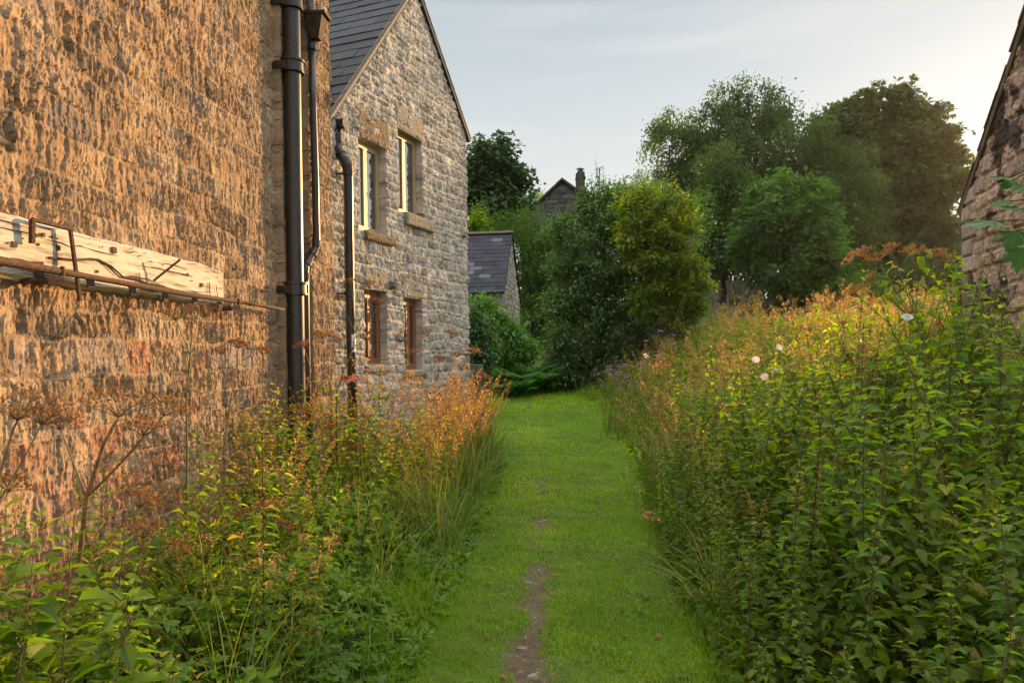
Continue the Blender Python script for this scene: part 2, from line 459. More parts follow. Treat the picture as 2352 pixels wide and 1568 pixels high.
M['hopper'] = plain_mat('rusted_black_hopper', (.02, .017, .014), (.075, .05, .03), 14, .75, .3, spec=.2)
M['dry_leaf'] = leaf_mat('withered_leaf', [(0, (.22, .085, .045)), (.5, (.40, .17, .09)), (1, (.52, .26, .15))], (1, .7, .5), .4, .8, .1)
M['holly'] = leaf_mat('holly_leaf', [(0, (.035, .09, .034)), (.5, (.062, .14, .045)), (1, (.12, .21, .055))], (1.2, 1.2, .22), .32, .30, .5)
M['holly_lit'] = leaf_mat('gold_lit_holly_leaf', [(0, (.045, .10, .026)), (.5, (.095, .155, .03)), (1, (.25, .265, .032))], (1.9, 1.55, .14), .56, .32, .5)  # yellower copy of the holly leaf, with the gold backlight painted into it
M['birch'] = leaf_mat('birch_leaf', [(0, (.04, .072, .03)), (.5, (.066, .112, .045)), (1, (.105, .155, .055))], (1.0, 1.1, .35), .4, .5, .2)
M['birch_soft'] = leaf_mat('soft_green_leaf', [(0, (.045, .085, .03)), (.5, (.07, .12, .04)), (1, (.115, .165, .052))], (1.0, 1.1, .3), .4, .5, .2)
M['syc'] = leaf_mat('sycamore_leaf', [(0, (.028, .056, .022)), (.5, (.045, .082, .03)), (1, (.08, .12, .04))], (1.1, 1.0, .25), .35, .5, .25)
M['maple'] = leaf_mat('maple_leaf', [(0, (.04, .10, .028)), (.5, (.07, .15, .036)), (1, (.15, .24, .05))], (1.0, 1.2, .3), .4, .45, .3)
M['hedge'] = leaf_mat('hawthorn_leaf', [(0, (.05, .11, .024)), (.5, (.09, .17, .034)), (1, (.18, .26, .05))], (1.0, 1.15, .25), .42, .5, .2)
M['dark'] = leaf_mat('dark_tree_leaf', [(0, (.03, .065, .028)), (.5, (.055, .10, .04)), (1, (.10, .16, .06))], (1.0, 1.1, .3), .3, .5, .2)
M['conifer'] = leaf_mat('conifer_needle', [(0, (.03, .055, .03)), (1, (.065, .10, .05))], (1, 1.1, .4), .25, .6, .1)
M['fern'] = leaf_mat('fern_frond', [(0, (.04, .12, .03)), (.5, (.07, .19, .045)), (1, (.13, .27, .06))], (.9, 1.3, .35), .45, .5, .2)
M['elder'] = leaf_mat('elder_leaf', [(0, (.035, .10, .02)), (.5, (.07, .17, .03)), (1, (.14, .26, .04))], (1.0, 1.2, .25), .42, .4, .4)
# ------------------------------------------------------------------ ground
def redge(y):   # right edge of the mown path
    return np.interp(y, [0, 3.8, 6, 10, 14, 18, 23, 26], [.95, 1.02, 1.22, 1.75, 2.15, 2.1, 1.75, 1.3])
def ledge(y):   # left edge of the mown path
    return np.interp(y, [0, 3.8, 5.4, 9.3, 14, 22, 26], [-.62, -.66, -.55, -.28, -.42, -.4, -.7])
def gz(x, y):
    x = np.asarray(x, float); y = np.asarray(y, float)
    h = .5 * ss(9, 23, y) + 4.3 * ss(21, 46, y) + 2.5 * ss(46, 130, y)
    h = h + .38 * ss(.1, 3.2, x - redge(y)) * (1 - .6 * ss(16, 26, y))
    h = h + .10 * ss(0, .9, ledge(y) - x) * (1 - ss(14, 20, y))
    h = h + .95 * ss(7, 17, y) * ss(1.0, 4.5, x - redge(y)) * (1 - ss(22, 34, y))
    near = 1 - ss(14, 30, y)
    h = h + near * (.018 * fbm(x * 1.7, y * 1.7, 5, 3) + .012 * fbm(x * 6, y * 6, 9, 2))
    return h
def soil(x, y):
    cx = np.interp(y, [0, 3.5, 4.5, 5.6, 6.4, 7.4, 9.5, 12], [.03, .05, .10, .165, .21, .30, .36, .4])
    hw = np.interp(y, [0, 3.5, 4.5, 5.6, 6.4, 7.4, 8.2, 12], [.11, .10, .08, .055, .042, .028, .005, -.03])
    n = fbm(x * 5, y * 3.2, 31, 4) + .5 * fbm(x * 14, y * 12, 33, 2)
    return ss(-.04, .06, hw + .13 * n - np.abs(x - cx))
xs = np.unique(np.concatenate([np.arange(-3, 4.0, .05), np.arange(4, 9, .25), np.linspace(9, 90, 28), np.linspace(-70, -3, 28)]))
ys = np.unique(np.concatenate([np.arange(1.5, 12, .05), np.arange(12, 26, .25), np.linspace(26, 140, 48), np.linspace(-12, 1.5, 14)]))
GX, GY = np.meshgrid(xs, ys)
GZ = gz(GX, GY) - .012 * soil(GX, GY) * 1.0
sm = soil(GX, GY)
so_n = fbm(GX * 4, GY * 4, 77, 4)[..., None]
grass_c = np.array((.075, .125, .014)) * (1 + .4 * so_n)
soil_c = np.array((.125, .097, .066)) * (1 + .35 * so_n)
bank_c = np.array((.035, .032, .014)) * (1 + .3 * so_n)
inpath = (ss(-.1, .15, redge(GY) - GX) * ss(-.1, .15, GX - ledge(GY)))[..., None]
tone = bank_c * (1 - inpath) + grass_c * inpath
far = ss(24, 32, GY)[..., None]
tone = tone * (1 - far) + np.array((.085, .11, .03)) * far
tone = tone * (1 - sm[..., None]) + soil_c * sm[..., None]
def grid_faces(ny, nx):
    i = np.arange(ny - 1)[:, None] * nx + np.arange(nx - 1)[None]
    return np.stack([i, i + 1, i + nx + 1, i + nx], -1).reshape(-1, 4)
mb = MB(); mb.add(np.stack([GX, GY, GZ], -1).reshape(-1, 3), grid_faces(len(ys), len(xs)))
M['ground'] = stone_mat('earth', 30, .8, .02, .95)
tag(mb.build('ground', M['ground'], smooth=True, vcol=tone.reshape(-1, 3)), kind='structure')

# ------------------------------------------------------------------ rubble walls
def rubble(S, Z, seed, rows, lens, mort, relief, rough, pal, mcol, warp=.03, flake=6.0, tilt=.10, fac=((.105, .62), (.040, .7)), groove=0.0):
    rg = np.random.default_rng(seed)
    Sw = S + warp * fbm(S * 1.7, Z * 1.7, seed + 1, 3)
    Zw = Z + warp * fbm(S * 1.1 + 5, Z * 1.9, seed + 2, 3)
    rb = [Z.min() - .3]
    while rb[-1] < Z.max() + .3:
        rb.append(rb[-1] + rg.uniform(*rows))
    rb = np.array(rb)
    ri = np.clip(np.searchsorted(rb, Zw) - 1, 0, len(rb) - 2)
    lo = rb[ri]; hi = rb[ri + 1]
    slo = np.zeros_like(S); shi = np.ones_like(S); si = np.zeros(S.shape, int)
    Sk = Sw + (Zw - .5 * (lo + hi)) * .25 * (hsh(ri, ri * 0 + 3, seed) - .5)
    for r in np.unique(ri):
        b = [S.min() - .6]
        while b[-1] < S.max() + .6:
            b.append(b[-1] + rg.uniform(*lens))
        b = np.array(b); m_ = ri == r
        k = np.clip(np.searchsorted(b, Sk[m_]) - 1, 0, len(b) - 2)
        slo[m_] = b[k]; shi[m_] = b[k + 1]; si[m_] = k
    ls = np.minimum(Sk - slo, shi - Sk); lz = np.minimum(Zw - lo, hi - Zw)
    jag = mort * 1.2 * fbm(S * 14, Z * 14, seed + 3, 3)
    d = -np.log(np.exp(-ls * 60) + np.exp(-lz * 60)) / 60 + jag
    p = ss(mort * .3, mort * 2.2, d)
    o = hsh(ri, si, seed + 4); t1 = hsh(ri, si, seed + 5) - .5; t2 = hsh(ri, si, seed + 6) - .5
    big = fbm(S * flake, Z * flake, seed + 7, 4)
    wx_ = S + .02 * vnoise(S * 11, Z * 9, seed + 21); wz_ = Z + .03 * vnoise(S * 9, Z * 8, seed + 22)
    fl = .9 * facets(wx_, wz_, fac[0][0], seed + 23, fac[0][1]) + .55 * facets(wx_, wz_, fac[1][0], seed + 29, fac[1][1])
    if groove:
        gq = vnoise(wx_ * 26 + 3 * hsh(ri, si, seed + 30), wz_ * 4.5, seed + 31)
        fl = fl - groove * ss(.22, .0, np.abs(gq)) * ss(-.2, .3, vnoise(S * 3, Z * 3, seed + 33))
    fine = fbm(S * flake * 5, Z * flake * 4, seed + 8, 3)
    h = p * (relief * (.3 + .9 * o) + 2 * tilt * (t1 * (Sk - .5 * (slo + shi)) + t2 * (Zw - .5 * (lo + hi))))
    rough = rough * (.62 + .62 * hsh(ri, si, seed + 40))
    h = h + (.35 + .65 * p) * rough * (1.0 * fl + .35 * big + .35 * fine)
    pal = np.asarray(pal); pk = (hsh(ri, si, seed + 9) * len(pal)).astype(int) % len(pal)
    c = pal[pk] * (.78 + .44 * hsh(ri, si, seed + 10))[..., None] * (1 + .28 * fbm(S * 9, Z * 9, seed + 11, 3))[..., None]
    mc = np.asarray(mcol) * (1 + .2 * fine)[..., None]
    pm = ss(mort * .2, mort * 1.3, d)[..., None]
    return h, c * pm + mc * (1 - pm), (ri, si, p)
def panel(name, O, t, n, S, Z, H, C, keep, mat, parent, skirt=None, smooth=False):
    ny, nx = S.shape
    P = np.asarray(O) + S[..., None] * t + H[..., None] * n
    P[..., 2] = Z
    f = grid_faces(ny, nx)
    # outward winding
    a, b, c_ = P.reshape(-1, 3)[f[0, 0]], P.reshape(-1, 3)[f[0, 1]], P.reshape(-1, 3)[f[0, 3]]
    if np.dot(np.cross(t, (0, 0, 1)), n) < 0:
        f = f[:, ::-1]
    if keep is not None:
        k = keep.reshape(-1)[f].all(1)
        f = f[k]
    V = P.reshape(-1, 3); CC = C.reshape(-1, 3)
    mb = MB(); mb.add(V, f)
    if skirt:
        for colm, dep in skirt:      # a column of the grid turned back to a depth, so the corner is solid
            base = P[:, colm]; bk = base - np.asarray(n) * dep
            v = np.concatenate([base, bk]); i = np.arange(ny - 1)
            ff = np.stack([i, i + 1, i + 1 + ny, i + ny], -1)
            if keep is not None:
                kc = keep[:, colm]; ff = ff[kc[:-1] & kc[1:]]
            mb.add(v, ff); CC = np.concatenate([CC, C[:, colm], C[:, colm]])
    return mb.build(name, mat, parent, smooth=smooth, vcol=CC)
UP = np.array((0, 0, 1.0))

# ------------------------------------------------------------------ near house
tA = np.array((.089, 1, 0)) / math.hypot(.089, 1); nA = np.array((tA[1], -tA[0], 0)); OA = np.array((-2.87, 0, 0))
def sA(x, y):
    p = on_plane(x, y, OA, nA); return np.dot(p - OA, tA), p[2]
house = thing('stone_house', 'near house of sunlit buff rubble stone with black drainpipes and a limewashed beam', 'house', (-2.9, 3.5, 0))
house.location = (0, 0, 0)
s_q, s_r, s_e = sA(640, 600)[0], sA(703, 600)[0] - .02, sA(763, 600)[0] + .0
s_q = 6.93; s_r = 7.46; s_e = 8.12
sg = np.unique(np.concatenate([np.arange(-1, 2.4, .08), np.arange(2.4, s_e, .0095), [s_e]])); zg = np.arange(-.15, 5.9, .0125)
S, Z = np.meshgrid(sg, zg)
palA = [(.305, .21, .13), (.325, .225, .138), (.28, .192, .122), (.345, .245, .155), (.26, .188, .128), (.32, .21, .125), (.375, .28, .185), (.295, .207, .138), (.32, .225, .135), (.28, .213, .165)]
H, C, (ri_, si_, p_) = rubble(S, Z, 11, (.10, .26), (.14, .6), .006, .006, .020, palA, (.295, .213, .137), .085, 10.0, .05, ((.17, .21), (.065, .30)), .42)
# reddish iron-stained stones below the beam
low = ss(2.15, 1.7, Z) * (.35 + .65 * ss(7, 4.5, S)); red = (hsh(ri_, si_, 91) > .66) * low * ss(-.2, .3, fbm(S * 5, Z * 5, 55, 3) + .1) * ss(.2, .6, p_)
C = C * (1 - red[..., None] * .7) + np.array((.33, .155, .095)) * red[..., None] * .7
# lime smears low on the wall
sme = .7 * ss(.1, .4, fbm(S * 2.2, Z * 3.0, 66, 4)) * ss(2.0, 1.3, Z) * .6
C = C * (1 - sme[..., None]) + np.array((.37, .30, .215)) * sme[..., None]
H = H * (1 - .35 * sme)
# the wall leans out a little in the middle of its height, as old walls do
H = H + .02 * fbm(S * .5, Z * .5, 3, 2)
q1 = (S > s_q) & (S < s_r)
H = np.where(q1, H * .5, H)
C = np.where(q1[..., None], C * .6 + np.array((.36, .27, .18)) * .4, C)
H = H + .075 * (S > s_q - .004 + .012 * fbm(Z * 9, Z * 0, 4, 3)) + .075 * (S > s_r + .012 * fbm(Z * 8, Z * 0 + 3, 5, 3))
panel('wall', OA, tA, nA, S, Z, H, C, None, M['stone_near'], house, skirt=[(-1, .6)])
mb = MB()
cs = (-5 + s_e) / 2; ax = np.array((tA, -nA, UP))
mb.box(OA + tA * (cs - .02) - nA * 2.6 + UP * 3.0, s_e + 4.9, 5.0, 6.4, ax)
mb.build('wall_core', M['dress'], house)
mb = MB()
for sgn in (-1, 1):
    a0 = OA - nA * 2.6 + UP * 8.4; e0 = OA - nA * 2.6 + nA * 2.9 * sgn + UP * 6.1
    v = [a0 - tA * 5.2, a0 + tA * (s_e + .1), e0 + tA * (s_e + .1), e0 - tA * 5.2]
    v = v + [p + UP * .06 for p in v]
    mb.add(v, [(0, 1, 2, 3), (7, 6, 5, 4), (0, 4, 5, 1), (1, 5, 6, 2), (2, 6, 7, 3), (3, 7, 4, 0)], rnd=.4)
mb.add([OA - nA * .15 + tA * (s_e - .02) + UP * 6.15, OA - nA * 5.05 + tA * (s_e - .02) + UP * 6.15, OA - nA * 2.6 + tA * (s_e - .02) + UP * 8.4], [(0, 1, 2)], rnd=.3)
mb.build('roof', M['slate'], house)

# limewashed beam let into the wall, with crack, notches and irons
def A(s, z, off):
    return OA + tA * s + UP * z + nA * off
s_b1 = sA(500, 640)[0]
beam_s = np.linspace(1.2, s_b1, 90)
def top_z(s): return 2.345 - .03 * ss(s_b1 - .7, s_b1, s) + .016 * fbm(s * 4, s * 0, 8, 4)
def bot_z(s): return 2.02 + .014 * fbm(s * 5, s * 0, 18, 3)
nv = 14
BS, BK = np.meshgrid(beam_s, np.linspace(0, 1, nv))
BZ = bot_z(BS) + (top_z(BS) - bot_z(BS)) * BK
off = .048 + .006 * fbm(BS * 2, BZ * 30, 21, 3) - .05 * (np.abs(BK - .5) > .49)
P = OA + BS[..., None] * tA + off[..., None] * nA; P[..., 2] = BZ
mb = MB(); mb.add(P.reshape(-1, 3), grid_faces(nv, len(beam_s)))
en = P[:, -1]; bk = en - nA * .08
mb.add(np.concatenate([en, bk]), [(i, i + nv, i + nv + 1, i + 1) for i in range(nv - 1)])
for row in (0, -1):
    en = P[row]; bk = en - nA * .05
    k = len(beam_s)
    ff = [(i, i + 1, i + 1 + k, i + k) for i in range(k - 1)]
    mb.add(np.concatenate([en, bk]), ff if row == -1 else [f[::-1] for f in ff])
beam = mb.build('timber_beam', M['beam'], house)
mb = MB()
def ribbon(pts, w, off=.0575):
    pr = []
    for x, y in pts:
        s, z = sA(x, y); pr.append(A(s, z, off))
    mb.tube(pr, w, 4)
ribbon([(0, 595), (20, 597), (45, 603), (75, 604)], .006)
ribbon([(90, 592), (120, 595), (150, 598), (185, 595), (205, 597), (235, 612), (262, 636), (300, 643), (320, 652), (345, 655), (385, 668), (420, 676)], .007)
ribbon([(205, 597), (232, 618), (250, 632)], .003)
ribbon([(464, 648), (467, 690)], .0035); ribbon([(480, 655), (486, 695)], .003)
ribbon([(300, 625), (310, 690)], .002)
for x, y, r_ in ((62, 541, .008), (77, 540, .009), (100, 545, .005), (112, 570, .012), (66, 562, .006), (243, 575, .017), (204, 624, .007), (448, 655, .013), (10, 562, .013), (345, 680, .008), (350, 685, .006), (415, 630, .006), (425, 645, .004)):
    s, z = sA(x, y); mb.box(A(s, z, .055), r_ * 2.4, .006, r_ * 2.2, ax=np.array((tA, nA, UP)))
rgb = np.random.default_rng(91)
for k in range(70):
    s = rgb.uniform(2.6, s_b1 - .03); z = rgb.uniform(2.06, 2.32)
    if rgb.random() < .6:
        q = rgb.uniform(.004, .009); mb.box(A(s, z, .0555), q, .005, q, ax=np.array((tA, nA, UP)))
    else:
        L_ = rgb.uniform(.08, .5); mb.tube([A(s, z, .0535), A(s + L_ * .5, z + rgb.normal(0, .006), .0545), A(min(s + L_, s_b1 - .01), z + rgb.normal(0, .01), .0535)], [.0005, .0032, .0005], 4)
mb.build('crack', M['crack'], beam)
for x, y in ((68, 625), (188, 650), (286, 668), (363, 686), (432, 697), (490, 707)):
    s, z = sA(x, y); mb = MB()
    mb.box(A(s, z + .01, .054), .055, .012, .075, ax=np.array((tA, nA, UP)))
    mb.build('notch', M['crack'], beam)
# bent iron staple over the beam
mb = MB()
def bar(x0, y0, x1, y1, o0, o1, wx=.018):
    s0, z0 = sA(x0, y0); s1, z1 = sA(x1, y1)
    mb.tube([A(s0, z0, o0), A((s0 + s1) / 2, (z0 + z1) / 2, (o0 + o1) / 2), A(s1, z1, o1)], wx, 5)
bar(37, 505, 38, 560, .088, .084, .016); bar(37, 505, 124, 527, .088, .095, .012); bar(124, 527, 139, 692, .095, .115, .012)
mb.build('iron_strap', M['rust'], house)
mb = MB()
s, z = sA(330, 645)
s2, z2 = sA(372, 612); mb.tube([A(s, z, .07), A(s2 - .10, z2 + .03, .19)], .0085, 6)
mb.build('bent_nail', M['rust'], house)
# long rusty rod on brackets under the beam
rod = MB()
sr = np.linspace(1.2, sA(622, 705)[0] - .02, 40)
rod.tube([A(q, 2.085 - .008 * (q - 3) + .006 * math.sin(q * 2.3), .125 + .01 * math.sin(q * 3)) for q in sr], [.021 - .0018 * (q - 3.5) + .002 * math.sin(q * 40) for q in sr], 8)
rodo = rod.build('iron_rod', M['rust'], house, smooth=True)
for x in (75, 505):
    s = sA(x, 640)[0]; mb = MB()
    zz = 2.085 - .008 * (s - 3)
    mb.tube([A(s - .09, zz - .055, .0), A(s - .02, zz - .055, .10), A(s + .05, zz - .035, .13)], .02, 6)
    mb.tube([A(s + .05, zz - .04, .13), A(s + .05, zz + .03, .13)], .012, 6)
    mb.build('rod_bracket', M['rust'], rodo)
mb = MB(); s, z = sA(600, 668); mb.tube([A(s - .05, z, .02), A(s + .05, z, .06)], .01, 5); mb.build('iron_peg', M['rust'], house)

def ring(mb, c, r, h, n=20, z0=None):
    mb.tube([np.asarray(c) - UP * h / 2, np.asarray(c) - UP * h / 2 * .98, np.asarray(c) + UP * h / 2 * .98, np.asarray(c) + UP * h / 2], [r * .93, r, r, r * .93], n)
# thick soil pipe
cx = at(676, 500, 6.98)
px, py = cx[0], cx[1]
mb = MB(); mb.tube([(px, py, z) for z in np.linspace(-.1, 6.1, 12)], .083, 28)
pipe = mb.build('drainpipe', M['iron'], house, smooth=True)
tag(pipe, 'thick black cast iron soil pipe with wide collars')
for yy in (6, 152, 663):
    zz = at(676, yy, 6.95)[2]
    mb = MB(); ring(mb, (px, py, zz), .108, .10); ring(mb, (px, py, zz + .052), .122, .022); ring(mb, (px, py, zz - .052), .116, .018)
    mb.box(np.array((px, py, zz - .01)) - nA * .10 - tA * .09, .05, .16, .07, ax=np.array((tA, nA, UP)))
    mb.box(np.array((px, py, zz - .01)) - nA * .10 + tA * .09, .05, .16, .07, ax=np.array((tA, nA, UP)))
    mb.build('collar', M['iron'], pipe, smooth=False)
# thin pipe with hopper
def B(x, y, Y): return at(x, y, Y)
mb = MB()
pp = [B(716, 85, 7.42), B(719, 250, 7.42), B(724, 400, 7.42), B(727, 555, 7.42), B(727, 566, 7.42), B(722, 577, 7.40), B(708, 600, 7.32), B(702, 612, 7.28), B(701, 630, 7.26), B(703, 760, 7.26), B(706, 900, 7.26), B(709, 1130, 7.26)]
pp = [np.asarray(p) for p in pp]
mb.tube(pp, .038, 16)
pipe2 = mb.build('drainpipe', M['iron'], house, smooth=True)
tag(pipe2, 'thin black downpipe with square hopper head and swan neck')
for i, (a_, b_) in enumerate(((3, 4), (5, 6), (6, 7), (8, 9))):
    d_ = pp[b_] - pp[a_]; d_ /= np.linalg.norm(d_)
    c_ = pp[a_] + d_ * .02
    mb = MB(); mb.tube([c_ - d_ * .035, c_ + d_ * .035], .047, 14); mb.build('collar', M['iron'], pipe2)
for yy in (108,):
    p0 = B(717, yy, 7.42); mb = MB(); mb.tube([p0 - UP * .03, p0 + UP * .03], .049, 14)
mb.build('collar', M['iron'], pipe2)
mb = MB()
ht = B(722, 38, 7.42); hb = B(716, 92, 7.42)
mb.box((ht + hb) / 2 + nA * .03, .10, .09, ht[2] - hb[2], ax=np.array((tA, nA, UP)), taper=(1.9, 2.3))
mb.box(ht + nA * .03, .21, .23, .03, ax=np.array((tA, nA, UP)))
mb.build('hopper', M['hopper'], pipe2)
mb = MB()
mb.tube([B(712, -60, 7.42), B(712, -10, 7.42), B(716, 25, 7.42), B(719, 45, 7.42)], [.045, .045, .04, .035], 12)
mb.tube([B(742, 24, 7.75), B(733, 30, 7.6), B(726, 40, 7.48)], .045, 12)
mb.build('waste_pipe', M['lead'], pipe2, smooth=True)

# ------------------------------------------------------------------ gabled house beyond
tG = np.array((.38, 1, 0)) / math.hypot(.38, 1); nG = np.array((tG[1], -tG[0], 0)); OG = np.array((-.72, 12.0, 0))
bG = -nG
def sG(x, y):
    p = on_plane(x, y, OG, nG); return np.dot(p - OG, tG), p[2]
gh = thing('gabled_house', 'grey rubble stone house with a steep slate roof and four small timber windows', 'house')
sa, za = sG(951, -32); sl, zl = sG(776, 236); sr_, zr = sG(1072, 312)
sr_ = 0.0
slope_l = (za - zl) / (sa - sl); slope_r = (za - zr) / (0 - sa)
s_le = sl - .28; z_le = za - slope_l * (sa - s_le)
sg = np.append(np.arange(s_le, 0.0, .0115), 0.0); zg = np.arange(-.2, za + .02, .0125)
S, Z = np.meshgrid(sg, zg)
palG = [(.42, .405, .375), (.47, .45, .41), (.38, .37, .35), (.51, .485, .435), (.45, .42, .365), (.40, .385, .36), (.34, .33, .315)]
H, C, (ri_, si_, p_) = rubble(S, Z, 23, (.06, .16), (.08, .30), .010, .018, .024, palG, (.47, .44, .38), .055, 11, .14, ((.11, .5), (.045, .6)), .2)
prot = (hsh(ri_, si_, 203) > .987) * (Z < 4.0)
H = H + prot * .05 * p_
C = C * (1 - .45 * prot[..., None])
# open windows: pushed back into the wall so that the reveals are stone
wins = []
for (x0, x1, yt, yb, inset) in ((824, 886, 312, 527, .15), (915, 969, 292, 486, .15), (837, 888, 664, 838, .15), (929, 969, 683, 850, .15)):
    s0 = sG(x0, (yt + yb) / 2)[0]; s1 = sG(x1, (yt + yb) / 2)[0]; zt = sG(x0, yt)[1]; zb = sG(x0, yb)[1]
    wins.append((s0, s1, zb, zt))
    jg = .018 * fbm(Z * 7, S * 0 + x0, 70, 3)
    ins = (S > s0 + jg) & (S < s1 + jg * .8) & (Z > zb) & (Z < zt)
    H = np.where(ins, -.17, H)
top = np.minimum(za - slope_l * (sa - S), za - slope_r * (S - sa))
keep = Z < top + .012
panel('wall', OG, tG, nG, S, Z, H, C, keep, M['stone_gable'], gh, skirt=[(-1, .5)])
def G(s, z, off=0.0): return OG + tG * s + UP * z + nG * off
# body behind the gable
mb = MB()
poly = [G(s_le + .02, -.2, -.24), G(-.03, -.2, -.24), G(-.03, zr - .05, -.24), G(sa, za - .07, -.24), G(s_le + .02, z_le - .05, -.24)]
bk = [p + bG * 6 for p in poly]
mb.add(poly + bk, [(0, 1, 6, 5), (1, 2, 7, 6), (4, 0, 5, 9)]); mb.add(poly + bk, [(4, 3, 2, 1, 0), (5, 6, 7, 8, 9)])
mb.build('wall_core', M['stone_far'], gh, vcol=np.full((20, 3), .3))
SLATE = (np.array([(0, 0, .016), (1, 0, .016), (1, 1, .003), (0, 1, .003), (0, 0, -.004), (1, 0, -.004), (1, 1, -.008), (0, 1, -.008)], float),
         [np.array([(0, 1, 2, 3), (4, 5, 1, 0), (5, 6, 2, 1), (7, 4, 0, 3), (7, 6, 5, 4)])])
def slates(name, eave, along, upv, L, H_, ex, wd, seed, mat, parent, bright=.06, lip=0.0):
    """rows of overlapping slates; eave = start of the eave line, along / upv unit vectors"""
    rg = np.random.default_rng(seed)
    nrm = np.cross(along, upv)
    if nrm[2] < 0: nrm = -nrm
    pos = []; sc_ = []; rn = []
    n = int(math.ceil(H_ / ex))
    for r in range(n):
        x = -wd * (.5 if r % 2 else 0) - rg.uniform(0, .06)
        while x < L:
            ww = wd * rg.uniform(.85, 1.15); x0 = max(x, -lip * rg.uniform(.3, 1)); x1 = min(x + ww - .004, L + lip * rg.uniform(.2, 1))
            if x1 - x0 > .02:
                hh = min(ex * 1.55, H_ - r * ex + .02)
                pos.append(eave + along * x0 + upv * (r * ex + rg.uniform(-.004, .004)) + nrm * .012)
                sc_.append((x1 - x0, hh, 1.0 * rg.uniform(.8, 1.3)))
                rn.append(.97 if rg.random() < bright else rg.uniform(0, .8))
            x += ww
    rot = np.broadcast_to(np.stack([along, upv, nrm], -1), (len(pos), 3, 3))
    mb = MB(); mb.scatter(SLATE, np.array(pos), rot, np.array(sc_), np.array(rn))
    # underlay
    q = [eave - nrm * .02, eave + along * L - nrm * .02, eave + along * L + upv * H_ - nrm * .02, eave + upv * H_ - nrm * .02]
    mb.add(q + [p - nrm * .05 for p in q], [(0, 1, 2, 3), (7, 6, 5, 4), (0, 4, 5, 1), (1, 5, 6, 2), (2, 6, 7, 3), (3, 7, 4, 0)], rnd=.1)
    return mb.build(name, mat, parent)
eL = G(s_le - .12, z_le - .12 * slope_l + .06, .05); apx = G(sa, za + .06, .05)
uL = apx - eL; lenL = np.linalg.norm(uL); uL /= lenL
slates('roof', eL, bG, uL, 6.1, lenL, .222, .42, 5, M['slate'], gh, .02)
eR = G(.12, zr - .12 * slope_r + .06, .05); uR = apx - eR; lenR = np.linalg.norm(uR); uR /= lenR
slates('roof', eR, bG, uR, 6.1, lenR, .222, .42, 6, M['slate'], gh, .02)
mb = MB()
for a_, b_ in ((G(s_le - .02, z_le - .02 * slope_l + .0, .03), G(sa, za, .03)), (G(.03, zr - .03 * slope_r, .03), G(sa, za, .03))):
    pts = [a_ + (b_ - a_) * t for t in np.linspace(0, 1, 14)]
    mb.tube(pts, .026, 6)
mb.build('verge', M['mortar'], gh)
# lintels and sills
AXG = np.array((tG, nG, UP))
def slab(name, x0, x1, ytl, ybl, mat, proud=.03, dep=.12):
    s0, zt = sG(x0, ytl); _, zb = sG(x0, ybl); s1, _ = sG(x1, (ytl + ybl) / 2)
    mb = MB(); rg = np.random.default_rng(int(x0))
    nx_, nz_ = 26, 12
    SS, ZZ = np.meshgrid(np.linspace(s0, s1, nx_), np.linspace(zb, zt, nz_))
    e_ = np.minimum(np.minimum(SS - s0, s1 - SS), np.minimum(ZZ - zb, zt - ZZ))
    off = proud + .012 * ss(0, .02, e_) + .006 * fbm(SS * 14, ZZ * 14, int(x0), 3)
    P = OG + SS[..., None] * tG + off[..., None] * nG; P[..., 2] = ZZ
    P[..., :] += 0
    mb.add(P.reshape(-1, 3), grid_faces(nz_, nx_))
    mb.box(G((s0 + s1) / 2, (zb + zt) / 2, proud - dep / 2 - .002), s1 - s0, dep, zt - zb, ax=AXG)
    return mb.build(name, mat, gh)
slab('lintel', 818, 891, 246, 309, M['grit_rough'], .008)
slab('lintel', 908, 971, 238, 291, M['grit'], .006)
slab('lintel', 836, 890, 614, 661, M['grit'], .004)
slab('lintel', 923, 974, 637, 681, M['grit'], .004)
slab('sill', 834, 902, 529, 548, M['grit_rough'], .05, .2)
slab('sill', 926, 990, 487, 514, M['grit'], .06, .2)
slab('sill', 836, 892, 840, 856, M['grit'], .04, .2)
slab('sill', 927, 974, 852, 866, M['grit'], .04, .2)
# windows
for i, (s0, s1, zb, zt) in enumerate(wins):
    off = -.135
    mb = MB(); wd = s1 - s0; fw = .05
    fm = M['frame_lit'] if i < 2 else M['frame']; cm = M['frame_lit'] if i < 2 else M['frame']
    mb.box(G(s0 + fw / 2, (zb + zt) / 2, off), fw, .07, zt - zb, ax=AXG); mb.box(G(s1 - fw / 2, (zb + zt) / 2, off), fw, .07, zt - zb, ax=AXG)
    mb.box(G((s0 + s1) / 2, zt - fw / 2, off), wd - 2 * fw, .07, fw, ax=AXG); mb.box(G((s0 + s1) / 2, zb + fw / 2, off), wd - 2 * fw, .07, fw, ax=AXG)
    win = mb.build('window', fm, gh)
    mid = s0 + wd * (.46 if i < 2 else .5)
    mb = MB(); cw = .04
    for a_, b_ in ((s0 + fw, mid), (mid, s1 - fw)):
        for q in (a_ + cw / 2 + .001, b_ - cw / 2 - .001):
            mb.box(G(q, (zb + zt) / 2, off + .012), cw - .002, .06, zt - zb - 2 * fw - .002, ax=AXG)
        for q in (zb + fw + cw / 2 + .001, zt - fw - cw / 2 - .001):
            mb.box(G((a_ + b_) / 2, q, off + .012), b_ - a_ - 2 * cw - .002, .056, cw - .002, ax=AXG)
    mb.build('casement', cm, win)
    for a_, b_ in ((s0 + fw, mid), (mid, s1 - fw)):
        mb = MB(); mb.box(G((a_ + b_) / 2, (zb + zt) / 2, off + .012), b_ - a_ - 2 * cw + .004, .012, zt - zb - 2 * fw - 2 * cw + .004, ax=AXG)
        mb.build('pane', M['glass'], win)
